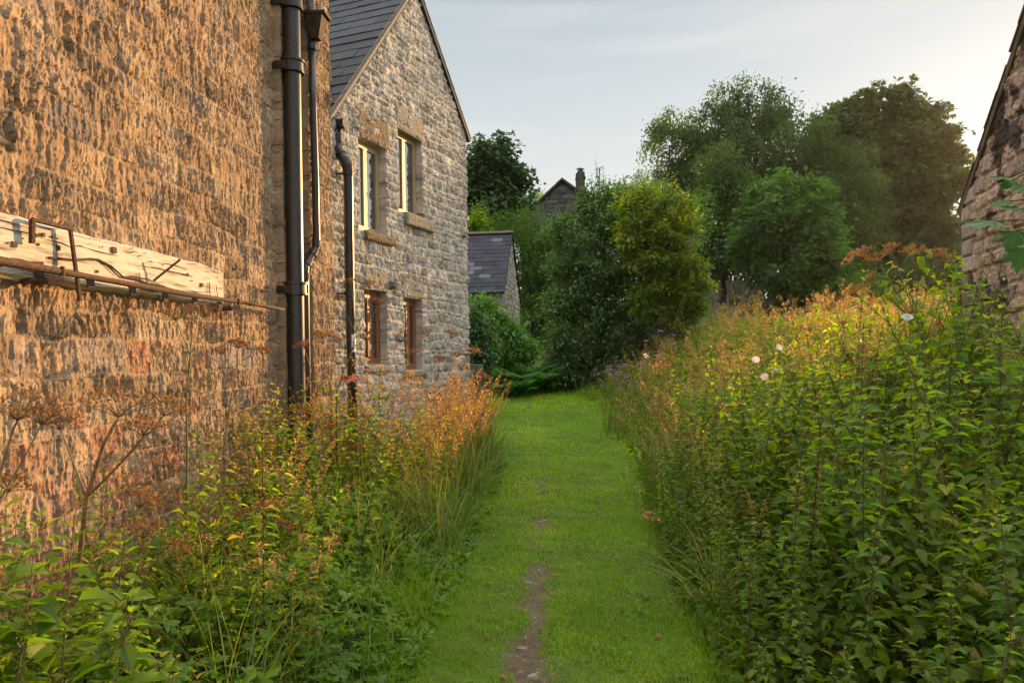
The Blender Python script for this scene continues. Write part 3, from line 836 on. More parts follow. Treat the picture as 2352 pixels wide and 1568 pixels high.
# gutter and plastic downpipe in the valley between the houses
gut = MB(); g0 = at(791, 284, 8.52)
gut.tube([g0, g0 - nG * .9], .062, 18)
gut.tube([g0 + nG * .012, g0], .068, 18)
gt = gut.build('gutter', M['plastic'], gh, smooth=False)
mb = MB(); mb.tube([g0 + nG * .0125, g0 + nG * .016], .060, 18); mb.build('end_cap', M['lead'], gt)
pp = [at(772, 290, 8.55), at(774, 318, 8.55), at(775, 335, 8.55), at(779, 349, 8.53), at(793, 372, 8.5), at(799, 386, 8.5), at(800, 405, 8.5), at(803, 640, 8.5), at(808, 860, 8.5), at(812, 1080, 8.5)]
mb = MB(); mb.tube(pp, .056, 20)
pipe3 = mb.build('drainpipe', M['plastic'], gh, smooth=True)
tag(pipe3, 'black plastic downpipe with an offset bend and a white sticker')
mb = MB()
for a_, b_ in ((1, 2), (3, 4), (4, 5), (5, 6)):
    d_ = pp[b_] - pp[a_]; d_ /= np.linalg.norm(d_); c_ = pp[a_]
    mb = MB(); mb.tube([c_ - d_ * .04, c_ + d_ * .05], .065, 18); mb.build('collar', M['plastic'], pipe3)
for yy in (400, 674):
    p0 = at(803 if yy > 500 else 800, yy, 8.5)
    mb = MB(); mb.tube([p0 - UP * .018, p0 + UP * .018], .066, 18); mb.tube([p0, p0 - nG * .12 - tG * .1], .014, 6); mb.build('pipe_clip', M['plastic'], pipe3)
# sticker wrapped round the pipe
mb = MB(); p0 = at(806, 789, 8.5); tocam = -p0 * np.array((1, 1, 0)); tocam /= np.linalg.norm(tocam); side = np.cross(UP, tocam)
aa = np.linspace(R(8), R(95), 9)
zz0, zz1 = at(806, 808, 8.5)[2], at(806, 768, 8.5)[2]
v = [p0 * np.array((1, 1, 0)) + (tocam * math.cos(a) + side * math.sin(a)) * .0585 + UP * z for z in (zz0, zz1) for a in aa]
mb.add(v, [(i, i + 1, i + 10, i + 9) for i in range(8)])
mb.build('sticker', M['sticker'], pipe3)
def letter(strokes, a0, aw, z0, zh, th=.0045):
    mb_ = MB()
    for st_ in strokes:
        pts = [p0 * np.array((1, 1, 0)) + (tocam * math.cos(a0 + u * aw) + side * math.sin(a0 + u * aw)) * .0592 + UP * (z0 + vv * zh) for u, vv in st_]
        mb_.tube(pts, th, 5)
    return mb_
zm = zz0 + (zz1 - zz0) * .36
lt = letter([[(0, 1), (.5, .5), (.5, 0)], [(1, 1), (.5, .5)]], R(20), R(32), zm, .042)
lt2 = letter([[(0, .35), (0, 0), (.5, 0)]], R(62), R(20), zm, .042)
lt3 = letter([[(0, .7), (.5, 1), (.5, 0)]], R(60), R(12), zz1 - .045, .022, .003)
for l_ in (lt2, lt3):
    for (f_, m__, r_), in zip(l_.blk): pass
for k_, l_ in enumerate((lt2, lt3)):
    base = lt.n
    for v_ in l_.v: lt.v.append(v_)
    for f_, m__, r_ in l_.blk: lt.blk.append((f_ + base, m__, r_))
    lt.n += l_.n
lt.build('lettering', M['ink'], pipe3)

# ------------------------------------------------------------------ barn on the right
tB = np.array((.232, 1, 0)) / math.hypot(.232, 1); nB = np.array((-tB[1], tB[0], 0)); OB = np.array((3.60, 0, 0))
def sB(x, y):
    p = on_plane(x, y, OB, nB); return np.dot(p - OB, tB), p[2]
barn = thing('stone_barn', 'soot stained stone barn gable in shade at the right edge', 'barn')
s1, z1 = sB(2209, 492); s2, z2 = sB(2350, 75)
s_far = sB(2216, 600)[0]
slp = (z2 - z1) / (s1 - s2)
s_ap = s_far - 2.7; z_ap = z1 + slp * (s1 - s_ap)
sg = np.append(np.arange(s_far - 5.2, s_far, .016), s_far); zg = np.arange(-.1, z_ap + .02, .017)
S, Z = np.meshgrid(sg, zg)
palB = [(.43, .31, .24), (.48, .35, .28), (.39, .29, .235), (.50, .37, .29), (.36, .275, .225), (.45, .34, .28)]
H, C, (ri_, si_, p_) = rubble(S, Z, 37, (.14, .26), (.18, .5), .014, .03, .022, palB, (.39, .30, .235), .04, 6.5, .10, ((.12, .6), (.045, .7)))
soot = ss(.02, .16, fbm(S * 3.2, Z * 2.6, 71, 5, .62) - .06) * .85
C = C * (1 - soot[..., None]) + np.array((.022, .018, .015)) * soot[..., None]
# dressed quoins at the far corner
qh = .21; qi = np.floor(Z / qh).astype(int); ql = np.where(qi % 2 == 0, .42, .26) + .05 * (hsh(qi, qi * 0, 6) - .5)
isq = (S > s_far - ql); dq = np.minimum(np.minimum(Z - qi * qh, (qi + 1) * qh - Z), S - (s_far - ql))
Hq = .035 * ss(0, .03, dq) + .006 * fbm(S * 14, Z * 14, 12, 4)
H = np.where(isq, Hq, H)
C = np.where(isq[..., None], np.array((.38, .30, .25)) * (.8 + .35 * hsh(qi, qi * 0 + 1, 7))[..., None] * (1 + .2 * fbm(S * 9, Z * 9, 15, 3))[..., None] * (1 - .7 * soot[..., None]), C)
topB = np.minimum(z1 + slp * (s1 - S), z_ap - slp * (s_ap - S))
panel('wall', OB, tB, nB, S, Z, H, C, Z < topB + .02, M['stone_barn'], barn, skirt=[(-1, .5)])
def Bp(s, z, off=0.0): return OB + tB * s + UP * z + nB * off
mb = MB(); z_e = z1 + slp * (s1 - s_far); s_nr = 2 * s_ap - s_far
poly = [Bp(s_nr, -.1, -.08), Bp(s_far - .03, -.1, -.08), Bp(s_far - .03, z_e - .03, -.08), Bp(s_ap, z_ap - .05, -.08), Bp(s_nr, z_e - .05, -.08)]
bk = [p - nB * 7 for p in poly]
mb.add(poly + bk, [(0, 5, 6, 1), (1, 6, 7, 2), (4, 9, 5, 0)]); mb.add(poly + bk, [(0, 1, 2, 3, 4), (9, 8, 7, 6, 5)])
mb.build('wall_core', M['stone_far'], barn, vcol=np.full((20, 3), .3))
apx = Bp(s_ap, z_ap + .03, .035)
for s_e_, nm in ((s_far + .10, 5), (s_nr - .10, 6)):
    e_ = Bp(s_e_, z_e + .03 - .10 * slp, .035); u_ = apx - e_; L_ = np.linalg.norm(u_); u_ /= L_
    slates('roof', e_, -nB, u_, 7.2, L_, .30, .36, 50 + nm, M['slate_far'], barn, .0, .03)
mb = MB()
pts0 = [Bp(s_far + .03, z_e - .05, .02), Bp(s_ap, z_ap - .02, .02)]
mb.tube([pts0[0] + (pts0[1] - pts0[0]) * t for t in np.linspace(0, 1, 12)], .035, 6)
mb.build('verge', M['post'], barn)
# rusty post by the barn corner
p0 = at(2211, 690, 9.15)
mb = MB(); mb.box((p0[0], p0[1], .95), .085, .085, 2.7); mb.box((p0[0] - .015, p0[1], at(2211, 655, 9.15)[2] - .01), .17, .12, .035)
tag(mb.build('gate_post', M['rust']), 'rusty iron gate post with a flat cap at the barn corner', 'post')

# ------------------------------------------------------------------ small outbuilding
shed = thing('outbuilding', 'small outbuilding with a blue slate roof half hidden behind bushes', 'outbuilding')
c0 = at(1154, 665, 24.0); c0[2] = 0
dS = np.array((.13, 1, 0)) / math.hypot(.13, 1); nS = np.array((dS[1], -dS[0], 0))
zE = 3.80; zR = 6.02; depth = 4.7
sg = np.arange(0, depth + .01, .025); zg = np.arange(0, zR, .025)
S, Z = np.meshgrid(sg, zg)
palS = [(.36, .33, .27), (.42, .39, .32), (.30, .28, .24), (.46, .42, .34), (.26, .24, .22)]
H, C, _ = rubble(S, Z, 41, (.12, .2), (.16, .4), .014, .03, .018, palS, (.36, .32, .26), .03, 6, .12)
ridge_s = 2.3
keep = Z < np.minimum(zE + (zR - zE) * S / ridge_s, zE + (zR - zE) * (depth - S) / (depth - ridge_s))
panel('wall', c0, dS, nS, S, Z, H, C, keep, M['stone_gable'], shed, skirt=[(0, .3), (-1, .3)])
mb = MB(); f0 = c0 - nS * .02
mb.box(c0 - nS * 2.02 + dS * depth / 2 + UP * (zE / 2 - .05), 3.9, depth - .04, zE - .06, ax=np.array((-nS, dS, UP)))
mb.build('front_wall', M['grit'], shed)
mb = MB(); mb.box(c0 - nS * .5 - dS * .02 + UP * 1.7, .8, .06, 2.6, ax=np.array((-nS, dS, UP))); mb.build('door', plain_mat('faded_blue_paint', (.13, .17, .2), (.2, .24, .27), 8, .7), shed)
e_ = c0 - dS * .12 + UP * (zE - .08) + nS * .08; u_ = (dS * ridge_s + UP * (zR - zE)); L_ = np.linalg.norm(u_); u_ /= L_
slates('roof', e_, -nS, u_, 4.2, L_ + .15, .235, .40, 77, M['slate'], shed, .10)
e2 = c0 + dS * (depth + .12) + UP * (zE - .08) + nS * .08; u2 = (-dS * (depth - ridge_s) + UP * (zR - zE)); L2 = np.linalg.norm(u2); u2 /= L2
slates('roof', e2, -nS, u2, 4.2, L2 + .15, .235, .40, 78, M['slate'], shed, .08)
mb = MB()
for k in range(9):
    mb.box(c0 + dS * ridge_s + UP * (zR + .08) + nS * (-.12 - .46 * k), .445, .26, .09, ax=np.array((-nS, dS, UP)), taper=(1, .4), rnd=.3 + .05 * k)
mb.build('ridge_tile', M['slate_far'], shed)
mb = MB(); mb.tube([c0 - dS * .17 + UP * (zE - .10) + nS * .08, c0 - dS * .17 + UP * (zE - .12) - nS * 4], .05, 8); mb.build('gutter', M['plastic'], shed)

# dry stone stub wall beside the gable
sw = thing('dry_stone_wall', 'low stub of dry stone wall with mossy slabs beside the gable corner', 'wall')
mb = MB(); rg = np.random.default_rng(4)
z = .0
while z < 1.38:
    h_ = rg.uniform(.09, .17)
    for k in range(3):
        mb.box((-1.36 + k * .34 + rg.uniform(-.03, .03) - .10 * z * 0, 12.75 + rg.uniform(-.05, .05), z + h_ / 2), rg.uniform(.30, .37), .5, h_ * .9, ax=[(math.cos(q := rg.uniform(-.06, .06)), math.sin(q), 0), (-math.sin(q), math.cos(q), 0), (0, 0, 1)], rnd=rg.random())
    z += h_
mb.build('masonry', rnd_mat('mossy_slab', [(0, (.07, .07, .055)), (.6, (.15, .14, .11)), (1, (.26, .25, .21))], .95, .2, 14, .9, .03), sw)

# ------------------------------------------------------------------ far house
fh = thing('far_house', 'distant dark stone gable with a chimney rising behind the hedge', 'house')
Y = 44.0
apx = at(1290, 417, Y); lft = at(1196, 505, Y); rgt = at(1392, 490, Y)
rgt[2] = apx[2] - (apx[2] - lft[2]) * (rgt[0] - apx[0]) / (apx[0] - lft[0]) * .80
sg = np.arange(lft[0], rgt[0], .09); zg = np.arange(3.0, apx[2], .09)
S, Z = np.meshgrid(sg, zg)
H, C, _ = rubble(S, Z, 51, (.2, .36), (.3, .9), .03, .06, .04, [(.085, .085, .085), (.105, .10, .098), (.065, .065, .066), (.13, .125, .12)], (.10, .098, .09), .05, 2.5, .1)
top = np.interp(S, [lft[0], apx[0], rgt[0]], [lft[2], apx[2], rgt[2]])
panel('wall', np.array((0, Y, 0)), np.array((1.0, 0, 0)), np.array((0, -1.0, 0)), S, Z, H, C, Z < top, M['stone_far'], fh)
mb = MB()
poly = [np.array((lft[0] + .1, Y + .1, 2.5)), np.array((rgt[0] - .1, Y + .1, 2.5)), np.array((rgt[0] - .1, Y + .1, rgt[2] - .1)), apx + (0, .1, -.1), np.array((lft[0] + .1, Y + .1, lft[2] - .1))]
bk = [p + np.array((0, 9, 0)) for p in poly]
mb.add(poly + bk, [(0, 5, 6, 1), (1, 6, 7, 2), (4, 9, 5, 0)]); mb.add(poly + bk, [(9, 8, 7, 6, 5), (0, 1, 2, 3, 4)])
mb.build('wall_core', M['stone_far'], fh, vcol=np.full((20, 3), .16))
for q in (lft, rgt):
    e_ = q + np.array((0, -.3, .12)) + (q - apx) * .05; u_ = apx + np.array((0, -.3, .14)) - e_; L_ = np.linalg.norm(u_); u_ /= L_
    slates('roof', e_, np.array((0, 1.0, 0)), u_, 9.5, L_, .45, .6, int(abs(q[0]) * 10), M['slate_far'], fh, 0, .05)
cb = at(1333, 440, Y + 1.5); ct = at(1333, 400, Y + 1.5); cap = at(1333, 391, Y + 1.5)
mb = MB(); wd_ = 20 / F * Y
mb.box((cb[0], cb[1], (cb[2] - .8 + ct[2]) / 2), wd_, wd_, ct[2] - cb[2] + .8, rnd=.3)
mb.box((ct[0], ct[1], ct[2] - .28), wd_ * 1.14, wd_ * 1.14, .16, rnd=.3)
mb.box((ct[0], ct[1], ct[2] + .12), wd_ * 1.02, wd_ * 1.02, .24, taper=(.45, .45), rnd=.3)
chim = mb.build('chimney', rnd_mat('dark_chimney_stone', [(0, (.05, .045, .04)), (1, (.09, .08, .07))], .95, .2, 5, .5), fh)
mb = MB(); mb.tube([(ct[0], ct[1], ct[2] + .1), (ct[0], ct[1], cap[2] + .05)], .10, 10); mb.tube([(ct[0], ct[1], cap[2] + .06), (ct[0], ct[1], cap[2] + .14)], [.27, .1], 12); mb.build('cowl', M['iron'], chim)
mb = MB(); a0 = at(1377, 470, Y + 2); a1 = at(1377, 388, Y + 2)
mb.tube([a0, a1], .035, 6); mb.tube([a1 + (-.28, 0, -.06), a1 + (.26, 0, .16)], .02, 5)
for t in np.linspace(-.4, .4, 6): mb.tube([a1 + (t * .6, -.1, t * .2 - .16), a1 + (t * .6, .1, t * .2 + .10)], .012, 4)
mb.build('aerial', M['iron'], fh)

# ------------------------------------------------------------------ garden fence and wire fence far right
gf = thing('garden_fence', 'grey concrete garden fence with arched panel tops under the trees', 'fence')
def panel_arch(x0, x1, yt, yb, Y, arch=True):
    a = at(x0, yb, Y); b = at(x1, yb, Y); t_ = at(x0, yt, Y); mid = at(x0, (yt * .72 + yb * .28), Y)[2]
    mb = MB(); n = 15; front = []; 
    for i in range(n):
        u = i / (n - 1); z_ = mid + (t_[2] - mid) * (.5 - .5 * math.cos(2 * math.pi * u)) if arch else t_[2]
        front.append((a[0] + (b[0] - a[0]) * u, Y, z_))
    base = [(p[0], Y, a[2] - .6) for p in front]
    v = front + base + [(p[0], Y + .08, p[2]) for p in front] + [(p[0], Y + .08, p[2]) for p in base]
    f = []
    for i in range(n - 1):
        f += [(n + i, n + i + 1, i + 1, i), (i, i + 1, 2 * n + i + 1, 2 * n + i), (3 * n + i + 1, 3 * n + i, 2 * n + i, 2 * n + i + 1)]
    mb.add(v, f)
    if arch:
        wd_ = b[0] - a[0]
        for r in range(4):
            for k in range(3):
                mb.box((a[0] + wd_ * (.27 + .23 * k + (.06 if r % 2 else 0)), Y - .01, a[2] + (mid - a[2]) * (.05 + .25 * r)), wd_ * .17, .05, (mid - a[2]) * .13)
    mb.build('panel', M['concrete'], gf)
for i, x0 in enumerate((1658, 1682, 1706, 1729)):
    panel_arch(x0, x0 + 20, 630 + i * 2, 680, 44 + i * .1)
for i, (x0, x1) in enumerate(((1575, 1600), (1604, 1628), (1630, 1653))):
    panel_arch(x0, x1, 640, 682, 44, False)
for x0 in (1601.5, 1629, 1655.5, 1680, 1704, 1727.5, 1751):
    a = at(x0, 680, 44); t_ = at(x0, 637, 44)
    mb = MB(); mb.box((a[0], 44, (a[2] - .6 + t_[2]) / 2), .12, .14, t_[2] - a[2] + .6); mb.build('fence_post', M['concrete'], gf)
wf = thing('wire_fence', 'old wire fence on thin silvered posts across the field', 'fence')
tops = []
for i, (x0, yt) in enumerate(((1606, 688), (1618, 674), (1643, 673), (1672, 676), (1705, 680), (1770, 671), (1812, 678), (1858, 680), (1905, 682), (1960, 684))):
    Yf = 36 + .35 * i; a = at(x0, yt, Yf)
    mb = MB(); mb.box((a[0], a[1], a[2] - .7), .11, .11, 1.4, taper=(.8, .8)); mb.build('fence_post', M['post'], wf); tops.append(a)
mb = MB()
for dz in (.08, .35, .62):
    mb.tube([p - UP * dz - np.array((0, .07, 0)) for p in tops], .010, 4)
mb.build('wire', M['lead'], wf)
# ------------------------------------------------------------------ trees and shrubs
def px_lobes(L, Y):
    out = []
    for l in L:
        x, y, rx, ry = l[:4]; dY = l[4] if len(l) > 4 else 0
        Yl = Y + dY
        c = at(x, y, Yl); k = Yl / F * 1.1
        out.append((c, np.array((rx * k, (rx + ry) / 2 * k * .95, ry * k))))
    return out
def clumps(rg, lobes, n, inner=.35):
    wts = np.array([r[0] * r[2] + r[1] * r[2] for _, r in lobes]); wts /= wts.sum()
    k = rg.choice(len(lobes), n, p=wts)
    d = rdirs(rg, n); rad = rg.uniform(inner ** 2, 1, n) ** .5
    c = np.array([lobes[i][0] for i in k]); r = np.array([lobes[i][1] for i in k])
    return c + d * r * rad[:, None] * rg.uniform(.85, 1.12, (n, 1)), d
def fill(mb, rg, ctr, out, per, cr, leaf, tmpl, mat=0, flat=.75, droop=.35, rb=(.08, .75), rj=.14, szj=.3):
    n = len(ctr)
    p = np.repeat(ctr, per, 0); o = np.repeat(out, per, 0)
    crs = np.repeat(cr * rg.uniform(.6, 1.25, n), per)[:, None]
    off = rg.normal(size=p.shape) * crs * np.array((1, 1, flat)) * .55
    pos = p + off
    d = rdirs(rg, len(p)) * .9 + o * .45 + off / (crs + 1e-6) * .5 + np.array((0, 0, -droop))
    up = rdirs(rg, len(p)) * .7 + np.array((0, 0, 1.0)) + o * .4
    rn = np.clip(np.repeat(rg.uniform(*rb, n), per) + rg.normal(0, rj, len(p)), 0, 1)
    mb.scatter(tmpl, pos, frames(d, up), leaf * rg.uniform(1 - szj, 1 + szj, len(p)), rn, mat)
def limbs(mb, rg, base, top, ctr, r0, nlimb, n=6):
    base = np.asarray(base, float); top = np.asarray(top, float)
    ts = np.linspace(0, 1, 9)
    wob = np.stack([.04 * np.sin(ts * 5 + rg.uniform(0, 6)), .04 * np.sin(ts * 4 + rg.uniform(0, 6)), 0 * ts], -1) * np.linalg.norm(top - base)
    wob *= np.sin(ts * math.pi)[:, None]
    tr = base + (top - base) * ts[:, None] + wob
    mb.tube(tr, r0 * (1 - .85 * ts) * (1 + .35 * np.exp(-ts * 14)), 9)
    for i in rg.choice(len(ctr), min(nlimb, len(ctr)), replace=False):
        e = ctr[i]
        hz = np.clip((e[2] - base[2]) / max(top[2] - base[2], .1) * rg.uniform(.45, .8), .12, .92)
        q = hz * 8; j = int(q); s = tr[j] + (tr[min(j + 1, 8)] - tr[j]) * (q - j)
        L = np.linalg.norm(e - s); u = np.linspace(0, 1, 6)[:, None]
        pth = s + (e - s) * u + np.array((0, 0, 1)) * (.16 * L) * (u * (1 - u)) * 2 * rg.uniform(.2, 1) + rg.normal(0, .02 * L, (6, 3)) * u
        rr = r0 * (1 - .8 * hz) * rg.uniform(.35, .6)
        mb.tube(pth, rr * (1 - .85 * u[:, 0]), n, caps=False)
def shoots(mb, rg, starts, leaf, tmpl, L=(.5, 1.1), mat=0, step=.06, rb=.8, smat=None, stems=None):
    for s in starts:
        ln = rg.uniform(*L); dr = np.array((rg.normal(0, .16), rg.normal(0, .16), 1.0)); m = int(ln / step)
        t = np.linspace(0, 1, m); pos = s + dr * ln * t[:, None]
        if stems is not None: stems.tube([s, s + dr * ln * .5, s + dr * ln * .98], [.012, .008, .003], 4, caps=False)
        a = np.arange(m) * 2.4
        d = np.stack([np.cos(a), np.sin(a), np.full(m, .35)], -1)
        mb.scatter(tmpl, pos, frames(d), leaf * (1 - .45 * t) * rg.uniform(.8, 1.2, m), np.clip(rb + rg.normal(0, .12, m), 0, 1), mat)
def tree(name, label, cat, L, Y, base, top, n, per, cr, leaf, tmpl, mat, r0, seed, nlimb=30, inner=.3, group=None, droop=.35, nshoot=0, bark='bark', strands=None, flat=.75, shootL=(.5, 1.1)):
    rg = np.random.default_rng(seed)
    lobes = px_lobes(L, Y)
    b = at(base[0], 815, Y); b[2] = gz(b[0], b[1]) - .1
    t_ = at(top[0], top[1], Y)
    root = thing(name, label, cat, group=group)
    ctr, out = clumps(rg, lobes, n, inner)
    mb = MB()
    fill(mb, rg, ctr, out, per, cr, leaf, tmpl, 0, flat, droop)
    if strands:
        ns, sl, step = strands
        for c_, o_ in zip(ctr, out):
            for k in range(ns):
                s = c_ + rg.normal(0, cr * .6, 3); ln = rg.uniform(*sl); m = max(3, int(ln / step)); u = np.linspace(0, 1, m)[:, None]
                pos = s + np.array((o_[0] * .35, o_[1] * .35, 0)) * ln * np.sqrt(u) + np.array((0, 0, -1)) * ln * u + rg.normal(0, .05, (m, 3))
                d = rdirs(rg, m) + np.array((0, 0, -.8))
                mb.scatter(tmpl, pos, frames(d, rdirs(rg, m)), leaf * rg.uniform(.6, 1.1, m), np.clip(rg.uniform(.1, .75) + rg.normal(0, .12, m), 0, 1))
    tb = MB(); limbs(tb, rg, b, t_, ctr, r0, nlimb)
    if nshoot:
        hi = ctr[np.argsort(-ctr[:, 2] + rg.normal(0, cr * 1.5, len(ctr)))[:nshoot]]
        shoots(mb, rg, hi, leaf * 1.05, tmpl, shootL, step=leaf * .45, stems=tb)
    mb.build('crown', M[mat], root)
    tb.build('trunk', M[bark], root, smooth=True)
    return root

tree('birch_tree', 'tall weeping birch with wispy drooping branches against the sky', 'tree',
     [(1690, 232, 80, 42), (1765, 245, 60, 45), (1640, 285, 65, 50), (1565, 285, 50, 36), (1525, 320, 36, 50), (1700, 330, 100, 75), (1615, 385, 75, 60), (1785, 330, 50, 80), (1590, 330, 50, 40), (1650, 470, 70, 70), (1750, 430, 80, 80), (1560, 400, 45, 50)],
     45, (1745, 690), (1720, 220), 330, 60, .55, .20, OVAL, 'birch', .26, 101, 60, .25, droop=.9, strands=(4, (.7, 2.2), .13))
tree('birch_tree', 'bushy weeping birch with soft pale green hanging sprays in front of the dark sycamore', 'tree',
     [(1880, 320, 55, 50), (1925, 400, 75, 65), (1975, 440, 45, 60), (1860, 420, 70, 70), (1905, 520, 90, 70), (1965, 530, 45, 60), (1835, 320, 50, 45), (1830, 500, 60, 80), (1940, 600, 60, 50)],
     42, (1890, 700), (1880, 300), 280, 70, .6, .18, OVAL, 'birch_soft', .22, 102, 26, .4, droop=.9, strands=(5, (.5, 1.5), .12))
tree('sycamore_tree', 'big dark round headed sycamore against the glow of the sun', 'tree',
     [(2030, 255, 95, 45), (1955, 300, 75, 60), (2100, 320, 70, 70), (2145, 410, 55, 60), (2040, 390, 115, 105), (2140, 490, 60, 55), (2060, 510, 120, 85), (1945, 420, 80, 110), (2180, 400, 28, 30), (2060, 600, 120, 60), (1950, 560, 80, 80), (2140, 590, 50, 40)],
     56, (2050, 700), (2030, 240), 430, 120, 1.0, .36, MAPLE, 'syc', .42, 103, 60, .55, droop=.5, flat=.5)
tree('maple_tree', 'small rounded maple with bright upright leafy shoots in front of the birches', 'tree',
     [(1815, 440, 62, 45), (1800, 515, 105, 75), (1815, 590, 105, 65), (1740, 540, 50, 70), (1880, 550, 45, 70), (1760, 460, 40, 40), (1865, 465, 36, 40)],
     36, (1810, 690), (1815, 420), 190, 96, .55, .19, MAPLE, 'maple', .16, 104, 30, .6, droop=.4, nshoot=60, shootL=(.4, .9))
tree('ash_tree', 'mid green loose tree under the left side of the weeping birch', 'tree',
     [(1660, 400, 42, 60), (1650, 500, 65, 75), (1705, 470, 45, 60), (1640, 590, 75, 50), (1705, 590, 60, 50), (1600, 570, 50, 50)],
     40, (1665, 690), (1665, 360), 260, 70, .65, .19, OVAL, 'birch_soft', .16, 105, 22, .4, droop=.6, nshoot=16)
for i, (x, y, wd) in enumerate(((1467, 392, 44), (1507, 372, 60), (1545, 395, 50))):
    tree('conifer_tree', ['slim dark conifer tip, leftmost beside the weeping birch', 'tallest dark conifer tip between two smaller ones', 'small dark conifer tip tucked under the drooping birch branches'][i], 'tree',
         [(x, y + 22, wd * .18, 24), (x, y + 60, wd * .42, 34), (x, y + 115, wd * .7, 50), (x, y + 200, wd, 80)], 42 + i, (x, 690), (x, y - 2), 110, 46, .42, .16, LANCE, 'conifer', .12, 110 + i, 12, .2, 'conifers behind the holly', droop=.2, nshoot=6)
tree('maple_tree', 'dark leafy tree standing beside the gable corner above the outbuilding', 'tree',
     [(1140, 400, 45, 45), (1112, 375, 24, 44), (1152, 358, 22, 34), (1180, 415, 32, 36), (1105, 455, 45, 60), (1172, 475, 40, 45), (1135, 500, 70, 50), (1090, 400, 20, 50)],
     34, (1140, 690), (1140, 350), 150, 70, .5, .19, MAPLE, 'dark', .15, 120, 26, .3, droop=.4, nshoot=40, shootL=(.4, 1.0))
tree('hawthorn_hedge', 'tall unclipped hawthorn hedge with pale shoots behind the outbuilding', 'hedge',
     [(1135, 530, 60, 40), (1200, 545, 55, 55), (1240, 600, 45, 60), (1215, 640, 50, 75), (1265, 690, 50, 70), (1225, 730, 60, 50), (1280, 610, 40, 60)],
     31, (1220, 780), (1220, 520), 260, 84, .45, .11, OVAL, 'hedge', .1, 121, 24, .5, nshoot=90, shootL=(.5, 1.2))
tree('elm_shrub', 'yellow green young shrub showing above the slate roof beside the gable', 'shrub',
     [(1085, 512, 10, 18), (1100, 505, 14, 22), (1110, 520, 12, 20)], 30, (1098, 690), (1098, 480), 26, 40, .3, .12, OVAL, 'bind', .04, 122, 8, .3, nshoot=8)
tree('thorn_bush', 'dull green bush with ragged top left of the distant chimney', 'bush',
     [(1232, 452, 20, 12), (1205, 470, 30, 22), (1250, 470, 20, 20)], 58, (1230, 690), (1235, 440), 70, 44, .5, .14, OVAL, 'hedge', .08, 123, 10, .3, nshoot=24, shootL=(.3, .7))
tree('hazel_bush', 'olive green bush reaching up behind the holly beside the distant chimney', 'bush',
     [(1450, 445, 45, 36), (1405, 455, 30, 30), (1500, 480, 60, 50), (1440, 520, 80, 60), (1580, 500, 50, 50)], 33, (1440, 690), (1440, 420), 170, 52, .55, .14, OVAL, 'hedge', .1, 124, 16, .4, nshoot=40, shootL=(.3, .9))
tree('holly_bush', 'large glossy blue green holly bush beside the end of the mown path', 'bush',
     [(1375, 475, 50, 50), (1340, 560, 75, 75), (1400, 590, 100, 95), (1310, 670, 55, 85), (1370, 730, 90, 85), (1300, 790, 34, 95), (1440, 690, 75, 80), (1425, 505, 60, 60), (1320, 840, 50, 50), (1400, 800, 70, 60), (1370, 850, 60, 36), (1440, 790, 60, 60), (1500, 560, 55, 80, .8), (1520, 680, 70, 60, .8), (1560, 600, 30, 50, .8)],
     21.5, (1370, 880), (1370, 440), 600, 92, .29, .105, OVAL, 'holly', .13, 125, 40, .5, droop=.1, nshoot=150, shootL=(.3, .9))
tree('holly_tree', 'sunlit yellow green young tree with a thin brown stem against the dark holly', 'tree',
     [(1500, 455, 40, 36), (1540, 545, 55, 60), (1578, 625, 34, 44), (1505, 590, 36, 60), (1480, 520, 36, 50), (1568, 480, 30, 28), (1545, 680, 50, 34), (1445, 470, 26, 34), (1490, 690, 40, 50), (1600, 655, 20, 22), (1545, 735, 46, 34), (1592, 700, 26, 28), (1450, 560, 26, 50)],
     20, (1497, 860), (1500, 440), 225, 72, .25, .115, OVAL, 'holly_lit', .055, 126, 46, .45, droop=.1, nshoot=130, shootL=(.3, .85))
tree('elder_bush', 'leafy green elder bush in front of the outbuilding door', 'bush',
     [(1112, 725, 32, 50), (1150, 765, 45, 50), (1185, 800, 55, 45), (1125, 820, 40, 55), (1095, 770, 20, 70)],
     21, (1150, 890), (1140, 720), 190, 52, .30, .12, OVAL, 'elder', .05, 127, 14, .4, nshoot=26, shootL=(.2, .5))
tree('ivy_bush', 'dark ivy mound hanging over the stub wall beside the gable corner', 'bush',
     [(1092, 745, 16, 55), (1110, 790, 20, 50), (1100, 830, 18, 40)], 17.5, (1098, 890), (1098, 720), 90, 44, .2, .08, HEART, 'holly', .03, 128, 8, .4, nshoot=8, shootL=(.15, .3))
for i, (x, y, rx, ry, lb) in enumerate(((2090, 640, 60, 45, 'low dark scrub under the big sycamore'), (2205, 640, 62, 62, 'brown green scrub in the sun glow beside the barn corner'), (1960, 655, 60, 36, 'pale green scrub at the edge of the far field'), (1900, 672, 50, 22, 'low scrub at the foot of the small maple on its right'), (1830, 650, 60, 30, 'leafy scrub under the small rounded maple'))):
    tree('scrub', lb, 'shrub', [(x, y, rx, ry), (x - rx * .5, y + ry * .5, rx * .6, ry * .6), (x + rx * .5, y + ry * .4, rx * .6, ry * .6)], [50, 46, 40, 39, 38][i], (x, 700), (x, y - ry * .6), 110, 50, .6, .17, OVAL, ['syc', 'syc', 'hedge', 'hedge', 'maple'][i], .06, 130 + i, 10, .4, nshoot=20, shootL=(.4, .9))
tree('ash_tree', 'leafy tree in the sun glow half hidden behind the barn corner, added to shade the gable', 'tree', [(2250, 515, 26, 86), (2292, 580, 36, 80), (2262, 600, 50, 70), (2215, 650, 40, 50), (2285, 640, 60, 50)], 56, (2250, 700), (2250, 450), 330, 80, .9, .24, OVAL, 'syc', .16, 140, 18, .3, nshoot=16, shootL=(.4, .9))  # added mostly out of view, shaped to throw shade on the gable wall
